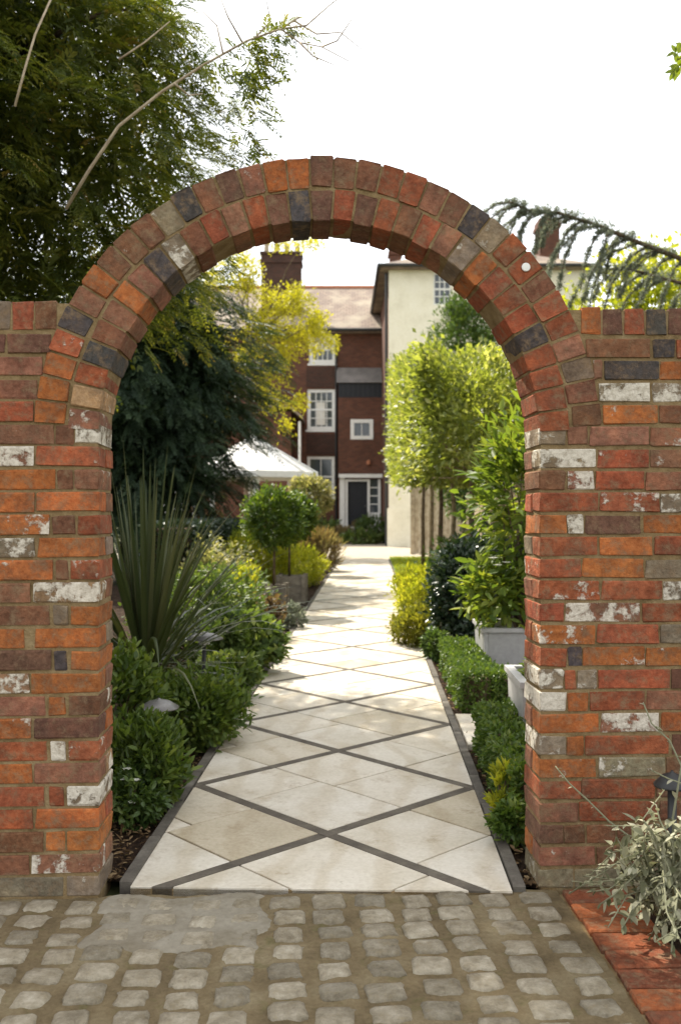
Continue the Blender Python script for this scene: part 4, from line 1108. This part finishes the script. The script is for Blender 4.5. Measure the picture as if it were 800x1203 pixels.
# ------------------------------------------------------------------ trees seen over the right part of the wall
broadtree('lime_tree', 'yellow green leafy tree showing over the right part of the wall', (4.4, 12.3, 0), (2.3, 1.3, 1.85), 2.85, 230, 90, .10, .06, 'lime', .27, (.08,.03), limbs=12, shell=.3)
ced = thing('blue_cedar', 'blue grey weeping cedar with drooping branches over the right wall', 'tree', (5.6, 10.4, 0))
trunk_part(ced, 4.6, .16, .06, M['bark'])
def cedar_bough(pts, ndrop, dl, r0=.035):
    pts = [Vector(p) for p in pts]
    worldpart(ced, MB().tube(pts, taper(r0, .008, len(pts)), 7).build('branch', M['bark'], ced, smooth=True))
    Q = []; DD = []
    def spot(t):
        f = t*(len(pts)-1); i = min(int(f), len(pts)-2); return pts[i].lerp(pts[i+1], f-i)
    for k in range(ndrop):
        s = (k+random.random()*.6)/ndrop; p = spot(min(1, s)); l = dl*(.5+random.random()*.8)*(1-.55*s)
        dx, dy = random.uniform(-1.25,-.25), random.uniform(-.5,.5)
        tw = [p, p+Vector((dx*l*.30, dy*l*.4, -.10*l)), p+Vector((dx*l*.65, dy*l*.8, -.45*l)), p+Vector((dx*l*.85, dy*l, -l*.95))]
        worldpart(ced, MB().tube(tw, taper(.010,.004,4), 5).build('branchlet', M['bark'], ced, smooth=True))
        for q in range(int(l*60)+6):
            f = random.random()*3; i = min(2, int(f)); Q.append(tuple(tw[i].lerp(tw[i+1], f-i)))
    for q in range(ndrop*5): Q.append(tuple(spot(random.random())+Vector((random.uniform(-.04,.04), random.uniform(-.05,.05), random.uniform(-.01,.06)))))
    Q = np.array(Q); per = 16
    P = np.repeat(Q, per, 0)+rng.normal(size=(len(Q)*per, 3))*.010
    D = unit(rdir(len(P))+np.array([0, 0, .25]))
    worldpart(ced, foliage('needles', M['cedar'], ced, P, D, rdir(len(P)), .044, .009, np.clip(rng.normal(.5,.25,len(P)),0,1), hi=False))
YD = 10.0
cedar_bough([(5.6,10.4,4.3), at(900,335,YD+.2), at(797,303,YD), at(745,283,YD), at(700,264,YD), at(655,250,YD), at(620,247,YD), at(597,236,YD)], 34, 1.0)
cedar_bough([(5.6,10.4,4.0), at(870,350,YD+.6), at(790,330,YD+.5), at(735,315,YD+.5), at(690,318,YD+.5)], 14, .75, .03)
cedar_bough([(5.6,10.4,4.6), (6.6,10.0,4.9), (7.6,9.8,4.6), (8.4,9.6,4.0)], 14, 1.1)
cedar_bough([(5.6,10.4,4.5), (6.0,11.4,4.9), (6.2,12.4,4.7), (6.3,13.2,4.2)], 12, 1.1)
# maple just outside the right edge; one spray reaches into view
mp = broadtree('maple_tree', 'maple reaching one small leafy twig out into the bare white sky', (4.6, 5.4, 0), (2.1, 1.7, 1.6), 4.6, 130, 45, .09, .075, 'mapleleaf', .25, (.09,.03), limbs=14,
               keep=lambda p: pxof(p)[0] > 905)
q0 = at(905, 40, 5.1); tw = [q0, at(850,50,5.05), at(818,60,5.0), at(796,70,5.0)]
worldpart(mp, MB().tube(tw, taper(.012,.003,4), 5).build('branch', M['bark'], mp, smooth=True))
for x, y in ((793,62),(797,78),(792,84),(805,70),(815,55),(822,75),(840,50),(850,66),(803,55)):
    p = at(x, y, 5.0+random.uniform(-.05,.05)); k = 5; a = np.linspace(-1.9, 1.9, k)+random.uniform(-.4,.4)
    D = np.stack([-np.cos(a)*.6, rng.normal(0,.3,k), -np.sin(a)-.2], 1)
    worldpart(mp, foliage('leaf', M['mapleleaf'], mp, np.repeat([tuple(p)], k, 0), D, np.tile([[0,-1.,.3]], (k,1)), .055, .03, np.full(k, random.random())))

# ------------------------------------------------------------------ left bed
# cordyline: every sword leaf is its own piece
cd = thing('cordyline', 'spiky sword leafed cordyline beside the left jamb of the arch', 'plant', ((172-400)/FPX*5.6, 5.6, 0))
MB().tube([(0,0,-.05),(.01,0,.15),(0,.01,.32)], [.05,.045,.05], 10).build('trunk', M['bark'], cd, smooth=True)
def sword(az, el, L, w, droop, nseg=7):
    pts = []; mb = MB()
    d = Vector((math.cos(az)*math.cos(el), math.sin(az)*math.cos(el), math.sin(el))); s = Vector((-math.sin(az), math.cos(az), 0)); u = d.cross(s)*-1
    for i in range(nseg+1):
        t = i/nseg; p = d*(L*t) - Vector((0,0,1))*(droop*L*t*t*t)
        ww = w*(.55+1.1*t if t < .35 else (1-t)**.75*1.24)*.5
        ww = max(ww, .0008)
        for a, b in ((-1, .35), (0, 0), (1, .35)): mb.v.append(tuple(p+s*ww*a+u*ww*b))
    for i in range(nseg):
        a = i*3; mb.f += [(a,a+1,a+4,a+3),(a+1,a+2,a+5,a+4)]
    me = mb.mesh('leaf', M['cord'], True)
    at_ = me.attributes.new('tint', 'FLOAT', 'FACE'); at_.data.foreach_set('value', [random.random()*.8+.1]*len(me.polygons))
    return me
for k in range(190):
    z = random.random(); el = R(86-78*z**1.35) if k < 165 else R(random.uniform(-25,8)); az = k*2.39996+random.uniform(-.3,.3)
    L = random.uniform(1.05,1.52)*(1 if k < 165 else .5)*(.55 if (el < R(22) and k < 165) else 1)
    o = link('leaf', sword(az, el, L, random.uniform(.025,.040), (.08+.30*z)*random.uniform(.5,1.3)), cd)
    o.location = (math.cos(az)*.03, math.sin(az)*.03, .32+random.uniform(-.12,.06))
def S(name, label, px, py, Y, rx, rz, mat, ncl, per, L, W, ry=None, **k):
    x = (px-400)/FPX*Y
    return shrub(name, label, k.pop('cat', 'shrub'), (x, Y, 0), (rx, ry or rx, rz), mat, ncl, per, L, W, **k)
S('hebe_bush', 'rounded glossy green bush spilling to the left path edge', 228, 0, 5.1, .30, .20, 'hebe', 210, 26, .042, .020, ry=.26, up=.6)
S('hebe_bush', 'small leafy bush at the foot of the left jamb', 168, 0, 4.02, .165, .20, 'hebe', 120, 26, .045, .018, up=.7, flowers=0)
S('jamb_bush', 'low dark bush with tiny white flowers beside the soil strip', 158, 0, 3.82, .10, .11, 'ivy', 60, 22, .035, .016, flowers=5)
S('leafy_shrub', 'dark leafy shrub behind the left jamb under the cordyline', 138, 0, 4.75, .24, .30, 'hebe', 120, 24, .05, .024, up=.6)
S('cranesbill_clump', 'fresh green clump with pale flowers behind the flat path light', 283, 0, 7.3, .30, .24, 'perennial', 120, 22, .075, .042, flowers=4, cat='plant')
S('rose_bush', 'green bush dotted with white flowers behind the cordyline', 232, 0, 8.2, .55, .38, 'perennial', 230, 34, .048, .024, flowers=18)
S('white_flower_clump', 'low clump with cream white blooms beside the flat path light', 268, 0, 6.35, .20, .15, 'perennial', 70, 22, .06, .028, flowers=7, cat='plant')
S('sedum_clump', 'purple brown clump in front of the grey planters', 300, 0, 9.3, .27, .22, 'purple', 90, 22, .06, .03, cat='plant')
S('silver_clump', 'small grey green clump hugging the left path edge', 340, 0, 10.2, .17, .13, 'cedar', 60, 20, .05, .022, cat='plant')
S('euonymus_bush', 'cream and green variegated bush in front of the dark hedge', 252, 0, 11.2, .42, .50, 'variegated', 130, 20, .06, .034)
S('green_filler', 'mid green bush between variegated bush and golden plants', 278, 0, 10.4, .36, .34, 'perennial', 130, 22, .07, .032)
S('golden_clump', 'yellow green clump behind the bay tree stems', 304, 0, 13.9, .52, .50, 'lime', 200, 24, .07, .03, up=.7, cat='plant')
S('golden_clump', 'long low yellow green clump along the path past the grey planters', 352, 0, 16.4, .42, .34, 'lime', 150, 20, .08, .03, ry=1.2, up=.7, cat='plant')
S('golden_sprigs', 'loose upright yellow green sprigs among the green bushes', 292, 0, 9.8, .16, .42, 'lime', 40, 14, .06, .024, up=1.0, cat='plant')
S('leafy_shrub', 'loose green shrub left of the golden clump', 272, 0, 14.5, .5, .55, 'laurel', 130, 20, .08, .04)
S('bronze_clump', 'bronze pink grassy plant at the far left end of the path', 372, 0, 20.0, .45, .42, 'pinkleaf', 90, 20, .22, .02, up=1.2, cat='plant')
S('bronze_clump', 'low brownish clump beside the path below the variegated ball tree', 352, 0, 21.6, .5, .40, 'purple', 90, 20, .16, .03, up=1.0, cat='plant')
S('far_shrub', 'green shrub beside the gazebo post', 338, 0, 23.0, .6, .5, 'perennial', 90, 20, .10, .05)
# dark clipped hedge along the back of the bed
def hedge(name, label, quads, h, mat, dens, L, W, core=True):
    """clipped hedge along rectangles given in the path frame (u0,u1,v0,v1)"""
    c = G((quads[0][0]+quads[0][1])/2, (quads[0][2]+quads[0][3])/2)
    t = thing(name, label, 'hedge', (c.x, c.y, 0)); P = []; O = []
    for u0, u1, v0, v1 in quads:
        faces = [('top', (u1-u0)*(v1-v0)), ('u0', (v1-v0)*h), ('u1', (v1-v0)*h), ('v0', (u1-u0)*h), ('v1', (u1-u0)*h)]
        for nm, A in faces:
            for _ in range(int(A*dens)):
                a, b = random.random(), random.random(); d = random.uniform(-.035,.006)
                wv = .012*math.sin(a*23+b*9)
                if nm == 'top': q = (u0+(u1-u0)*a, v0+(v1-v0)*b, h+d+wv, (0,0,1))
                elif nm == 'u0': q = (u0-d+wv, v0+(v1-v0)*a, h*b, (-1,0,.2))
                elif nm == 'u1': q = (u1+d+wv, v0+(v1-v0)*a, h*b, (1,0,.2))
                elif nm == 'v0': q = (u0+(u1-u0)*a, v0-d+wv, h*b, (0,-1,.2))
                else: q = (u0+(u1-u0)*a, v1+d+wv, h*b, (0,1,.2))
                P.append(tuple(G(q[0], q[1], q[2])-c)); O.append(q[3])
        cc = MB(); e = .05
        pts = [G(u0+e, v0+e)-c, G(u1-e, v0+e)-c, G(u1-e, v1-e)-c, G(u0+e, v1-e)-c]
        cc.prism([(p.x, p.y) for p in pts], -.02, h-e); cc.build('twigs', M['bark'], t)
    P = np.array(P); O = np.array(O, float); n = len(P)
    foliage('foliage', M[mat], t, P, unit(O+rdir(n)*.8), unit(O*.4+rdir(n)), L*rng.uniform(.7,1.3,n), W*rng.uniform(.7,1.3,n), np.clip(rng.normal(.5,.22,n),0,1))
    return t
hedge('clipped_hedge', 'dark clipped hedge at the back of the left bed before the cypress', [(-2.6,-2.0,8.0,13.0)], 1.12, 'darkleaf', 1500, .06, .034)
hedge('box_hedge', 'low clipped box hedge beside the right jamb of the arch', [(.735,1.06,.50,1.80)], .255, 'box', 9000, .026, .015)
hedge('box_hedge', 'low clipped box hedge turning a corner in front of the grey planter', [(.745,.985,2.70,4.35),(.985,1.75,2.70,2.98)], .255, 'box', 8000, .027, .016)
# bay standards in grey wooden planters
def planter_box(name, label, loc, rz, w, d, h, mat, wall=.035, boards=3):
    t = thing(name, label, 'planter', loc, rz)
    bh = h/boards
    for k in range(boards):
        for sg in (-1, 1):
            MB().box(-w/2+.001*k, w/2-.001*k, sg*d/2-(wall if sg > 0 else 0), sg*d/2+(wall if sg < 0 else 0), k*bh, (k+1)*bh-.004).build('board', M[mat], t)
            MB().box(sg*w/2-(wall if sg > 0 else 0), sg*w/2+(wall if sg < 0 else 0), -d/2+wall+.001, d/2-wall-.001, k*bh, (k+1)*bh-.004).build('board', M[mat], t)
    for sx in (-1, 1):
        for sy in (-1, 1):
            MB().box(sx*w/2-.03, sx*w/2+.03, sy*d/2-.03, sy*d/2+.03, -.01, h+.015).build('corner_post', M[mat], t)
    MB().box(-w/2+wall, w/2-wall, -d/2+wall, d/2-wall, h-.08, h-.05).build('soil', M['soil'], t)
    return t
def standard(name, label, loc, z0, zc, r, mat, L, W, ncl=190, per=26, stem='bark'):
    t = thing(name, label, 'tree', loc, 0)
    C, out = clumps(ncl, (0, 0, zc-loc[2]), (r, r, r*.95), .72)
    foliage('crown', M[mat], t, *ball_leaves(C, out, per, r*.22, L, W, up=.3))
    MB().tube([(0,0,z0-loc[2]), (.006,0,(z0+zc)/2-loc[2]), (0,.004,zc-loc[2])], [.017,.015,.013], 8).build('trunk', M[stem], t, smooth=True)
    for k in range(8):
        MB().tube([(0,0,zc-loc[2]-r*.5), tuple(C[k*7]*.8+np.array([0,0,(zc-loc[2])*.2]))], [.008,.004], 5).build('branch', M[stem], t)
    return t
pa_, pb_ = ((318-400)/FPX*11.7, 11.7, 0), ((343-400)/FPX*13.2, 13.2, 0)
planter_box('wooden_planter', 'weathered grey wooden planter half hidden by the purple brown clump', pa_, R(-2), .36, .36, .36, 'oldwood')
planter_box('wooden_planter', 'grey wooden planter standing at the path edge under a bay ball', pb_, R(-2), .36, .36, .38, 'oldwood')
standard('bay_standard', 'round clipped bay tree in the half hidden wooden planter', (pa_[0]+.04, pa_[1], .3), .3, 1.215, .35, 'bay', .062, .026)
standard('bay_standard', 'round clipped bay tree in the wooden planter at the path edge', (pb_[0]-.04, pb_[1], .3), .3, 1.20, .34, 'bay', .062, .026)
standard('ball_tree', 'cream variegated ball tree in front of the gazebo post', ((364-400)/FPX*19, 19, 0), 0, 1.58, .40, 'variegated', .075, .035)
# low flat path lights
def pathlight(label, px, Y, zt, r):
    t = thing('path_light', label, 'lamp', ((px-400)/FPX*Y, Y, 0))
    MB().lathe([(.014,-.05),(.014,zt-.02)], 10).build('post', M['blackmetal'], t, smooth=True)
    if r > .08: MB().lathe([(r*.3,zt-.055),(r*.34,zt-.02),(r*.3,zt-.018)], 14).build('lens', M['canvas'], t)
    MB().lathe([(r,zt-.022),(r*1.01,zt-.016),(r*.55,zt+.012),(r*.12,zt+.022),(r*.05,zt+.028)], 22).build('cap', M['greymetal'] if r > .08 else M['blackmetal'], t, smooth=True)
    MB().lathe([(.035,-.02),(.035,.008),(.018,.012)], 12).build('base', M['blackmetal'], t)
    return t
pathlight('flat capped black path light between the cordyline and the path', 240, 6.15, .46, .125)
pathlight('dark capped path light behind the silver plant by the right wall', 789, 2.88, .45, .055)
pathlight('grey capped path light sunk among the bushes by the left jamb', 187, 4.45, .36, .095)

# ------------------------------------------------------------------ right bed
def square_planter(label, x0, x1, y0, y1, h):
    c = ((x0+x1)/2, (y0+y1)/2, 0); w, d = (x1-x0)/2, (y1-y0)/2
    t = thing('square_planter', label, 'planter', c, -PA)
    tp = .94
    def side(ax, sg):
        m_ = MB(); o, i = 1.0, .93
        if ax == 'x':
            q = [(sg*w*tp,-d*tp,0),(sg*w*tp,d*tp,0),(sg*w,d,h),(sg*w,-d,h)]; n = (-sg*.03,0)
        else:
            q = [(-w*tp,sg*d*tp,0),(w*tp,sg*d*tp,0),(w,sg*d,h),(-w,sg*d,h)]; n = (0,-sg*.03)
        s_ = .032
        if ax == 'y': q = [(p[0]*(1-s_/w), p[1], p[2]) for p in q]
        m_.v = q+[(p[0]+n[0], p[1]+n[1], p[2]) for p in q]; m_.f = [(0,1,2,3),(7,6,5,4),(0,4,5,1),(1,5,6,2),(2,6,7,3),(3,7,4,0)]
        m_.build('side_panel', M['planter'], t)
    for ax in 'xy':
        for sg in (-1, 1): side(ax, sg)
    r = MB(); e = .025
    r.box(-w-e+.01, w+e-.01, -d-e+.01, -d+.03, h+.001, h+.03); r.box(-w-e+.01, w+e-.01, d-.03, d+e-.01, h+.001, h+.03); r.box(-w-e+.01, -w+.03, -d+.031, d-.031, h+.001, h+.03); r.box(w-.03, w+e-.01, -d+.031, d-.031, h+.001, h+.03)
    r.build('rim', M['planter'], t)
    MB().box(-w+.035, w-.035, -d+.035, d-.035, h-.08, h-.04).build('soil', M['soil'], t)
    return t
square_planter('pale grey square planter holding the laurel behind the corner hedge', 1.03, 1.63, 6.62, 7.2, .42)
square_planter('pale grey square planter close behind the right jamb', .895, 1.42, 4.52, 5.02, .42)
lau = thing('laurel', 'tall glossy laurel bush growing from the pale grey planter', 'shrub', (1.33, 6.9, .35))
C1, o1 = clumps(150, (0.14, .06, .92), (.42, .38, .80), .55); C2, o2 = clumps(18, (-.20, -.16, .36), (.14, .14, .14), .5)
C = np.concatenate([C1, C2]); o_ = np.concatenate([o1, o2]); k_ = C[:, 2] > .16; C = C[k_]; o_ = o_[k_]
foliage('foliage', M['laurel'], lau, *ball_leaves(C, o_, 22, .13, .105, .038, up=.05, outw=1.0, jit=.7))
stems_mb((0, 0, -.02), [C[i]*.9 for i in range(0, len(C), 9)], .012, .004).build('stem', M['bark'], lau)
for p in ((-.22,-.34,.55), (-.16,-.36,.57), (-.25,-.32,.60)): flower(lau, np.array(p), .035)
shrub('planter_herbs', 'small leafy plants in the planter behind the right jamb', 'plant', (1.15, 4.77, .36), (.2,.2,.1), 'laurel', 40, 16, .06, .024)
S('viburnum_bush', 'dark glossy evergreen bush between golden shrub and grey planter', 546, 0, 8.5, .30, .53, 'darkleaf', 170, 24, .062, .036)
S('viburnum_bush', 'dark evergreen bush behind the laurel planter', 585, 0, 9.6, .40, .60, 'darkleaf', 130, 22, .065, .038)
S('spirea_bush', 'olive gold rounded bush overhanging the right path edge', 492, 0, 8.9, .255, .19, 'olive', 170, 24, .045, .018, ry=.32, up=.6)
S('spirea_bush', 'bright yellow green bush beyond the olive gold one', 492, 0, 11.4, .31, .30, 'lime', 170, 24, .06, .024, ry=.7, up=.7)
S('small_green_bush', 'small green bush between the golden bush and the corner hedge', 512, 0, 8.0, .10, .14, 'ivy', 50, 20, .05, .024)
S('golden_seedling', 'small bright yellow green plant at the near end of the box hedge', 592, 0, 3.75, .05, .13, 'lime', 22, 12, .05, .018, up=.9, cat='plant')
S('ground_ivy', 'low green plant at the foot of the right jamb', 600, 0, 3.58, .07, .09, 'box', 34, 18, .04, .018, cat='plant')
S('fence_shrub', 'green shrub at the foot of the pleached trees', 540, 0, 13.5, .55, .45, 'ivy', 110, 20, .08, .04)
S('fence_shrub', 'dark low shrub near the fence under the pleached trees', 560, 0, 11.0, .45, .5, 'darkleaf', 110, 20, .07, .04)
# planting by the house door
S('door_shrub', 'dark green shrub to the right of the house door', 437, 0, 38.6, .75, .55, 'ivy', 90, 20, .16, .07)
S('door_shrub', 'low green shrub in front of the house steps', 424, 0, 37.6, .8, .28, 'perennial', 80, 20, .14, .06)
S('door_shrub', 'reddish plant left of the house door', 401, 0, 38.4, .45, .35, 'pinkleaf', 60, 20, .15, .05)
S('door_shrub', 'green shrub under the ground floor window of the house', 378, 0, 38.8, .9, .5, 'ivy', 100, 20, .16, .07)
pt = thing('flower_pot', 'small white pot on the house doorstep', 'pot', ((418-400)/FPX*40.2, 40.2, .31))
MB().lathe([(.14,0),(.2,.28),(.22,.28),(.22,.33),(.17,.33)], 16).build('pot', M['white'], pt, smooth=True)
C, o_ = clumps(20, (0,0,.42), (.2,.2,.12), .4); foliage('foliage', M['pinkleaf'], pt, *ball_leaves(C, o_, 14, .07, .1, .04))

# ------------------------------------------------------------------ silver leafed plant on the near right
sv = thing('silver_plant', 'sprawling silver leafed plant over the brick edging', 'plant', (1.02, 2.72, 0))
svr = random.Random(5)
lm = []
for k in range(8):
    mb = MB(); nn = 7; L_, W_ = .066, .0135*random.uniform(.85,1.2); cu = random.uniform(.1,.35)
    for i in range(nn+1):
        t = i/nn; w_ = W_*math.sin(math.pi*min(1, t*.92+.08))**.8; z_ = -cu*L_*t*t; x_ = L_*t
        for a, b in ((-1,.25),(0,0),(1,.25)): mb.v.append((x_, w_*a, z_+w_*b))
    for i in range(nn):
        a = i*3; mb.f += [(a,a+1,a+4,a+3),(a+1,a+2,a+5,a+4)]
    me = mb.mesh('leaf', M['silver'], True); at_ = me.attributes.new('tint', 'FLOAT', 'FACE'); at_.data.foreach_set('value', [k/8]*len(me.polygons)); lm.append(me)
def svstem(pts, nleaf, size=1.0, leafy=True, r=.004, tuft=0):
    base = Vector(sv.location); pts = [Vector(p)-base for p in pts]
    s_ = MB().tube(pts, taper(r, r*.5, len(pts)), 6).build('stem', M['silver'], sv, smooth=True)
    at_ = s_.data.attributes.new('tint', 'FLOAT', 'FACE'); at_.data.foreach_set('value', [.55]*len(s_.data.polygons))
    for k in range(nleaf):
        t = (k+.7)/nleaf; f = t*(len(pts)-1); i = min(int(f), len(pts)-2); p = pts[i].lerp(pts[i+1], f-i); d = (pts[i+1]-pts[i]).normalized()
        o = link('leaf', svr.choice(lm), sv); o.location = p
        v = (d*.5+Vector((svr.uniform(-1,1), svr.uniform(-1,1), svr.uniform(-.6,.7)))).normalized()
        o.rotation_euler = v.to_track_quat('X', 'Z').to_euler(); s = size*.72*svr.uniform(.45,1.3)*(1.15-.6*t); o.scale = (s, s, s)
B0 = (1.0, 2.78, .0)
svstem([B0, at(770,950,2.88), at(735,895,2.93), at(690,960-90,2.97), at(662,905,2.98), at(650,893,2.98)][:1]+[at(775,1010,2.85), at(757,985,2.9), at(738,982,2.92), at(715,965,2.95), at(690,940,2.97), at(668,920,2.98), at(652,900,2.99)], 13, .6, r=.0045)
svstem([B0, at(790,960,2.75), at(800,900,2.78), at(786,870,2.8), at(765,850,2.82), at(755,825,2.84)], 10, .7)
svstem([B0, at(812,960,2.7), at(800,920,2.72), at(785,915,2.75), at(765,905,2.78)], 7, .6)
for (a, b, c) in (((745,1000),(700,1030),(668,1050)), ((750,1020),(715,1045),(690,1048)), ((760,1015),(720,1052),(705,1062)), ((770,1030),(740,1075),(730,1090)), ((775,1000),(748,990),(742,985)), ((780,985),(760,975),(752,1000)),
                  ((785,1040),(770,1085),(765,1100)), ((795,1050),(790,1095),(788,1120)), ((790,990),(775,965),(770,945)), ((800,1000),(800,960),(810,930)), ((810,1050),(815,1090),(820,1130)), ((785,1005),(755,1030),(738,1035)),
                  ((800,1010),(780,1030),(765,1050)), ((800,980),(790,1000),(775,1015)), ((820,1000),(840,960),(850,940)), ((830,1020),(860,1010),(890,1020)), ((780,1000),(740,1010),(700,1022))):
    q = [B0] + [at(x, y, 2.86-.0016*(x-640)+random.uniform(-.06,.06)-max(0, y-1020)*.0022) for x, y in (a, b, c)]
    q = [Vector(p) if i == 0 else Vector((p.x, p.y, max(.03, p.z))) for i, p in enumerate(q)]
    svstem(q, 16, 1.0)
    q2 = [q[0]] + [p_+Vector((random.uniform(-.07,.07), random.uniform(-.05,.05), random.uniform(-.02,.06))) for p_ in q[1:]]
    svstem(q2, 22, .6, r=.003)
# flat silver tips filling the mound
Cs = np.array([tuple(at(random.uniform(735,850), random.uniform(985,1075), 2.75+random.uniform(-.15,.08))) for _ in range(60)]); Cs[:, 2] = np.maximum(Cs[:, 2], .04)
worldpart(sv, foliage('low_foliage', M['silver'], sv, *ball_leaves(Cs, np.tile([[-.4,-.5,.3]], (60,1)), 7, .06, .045, .02, up=.1)))
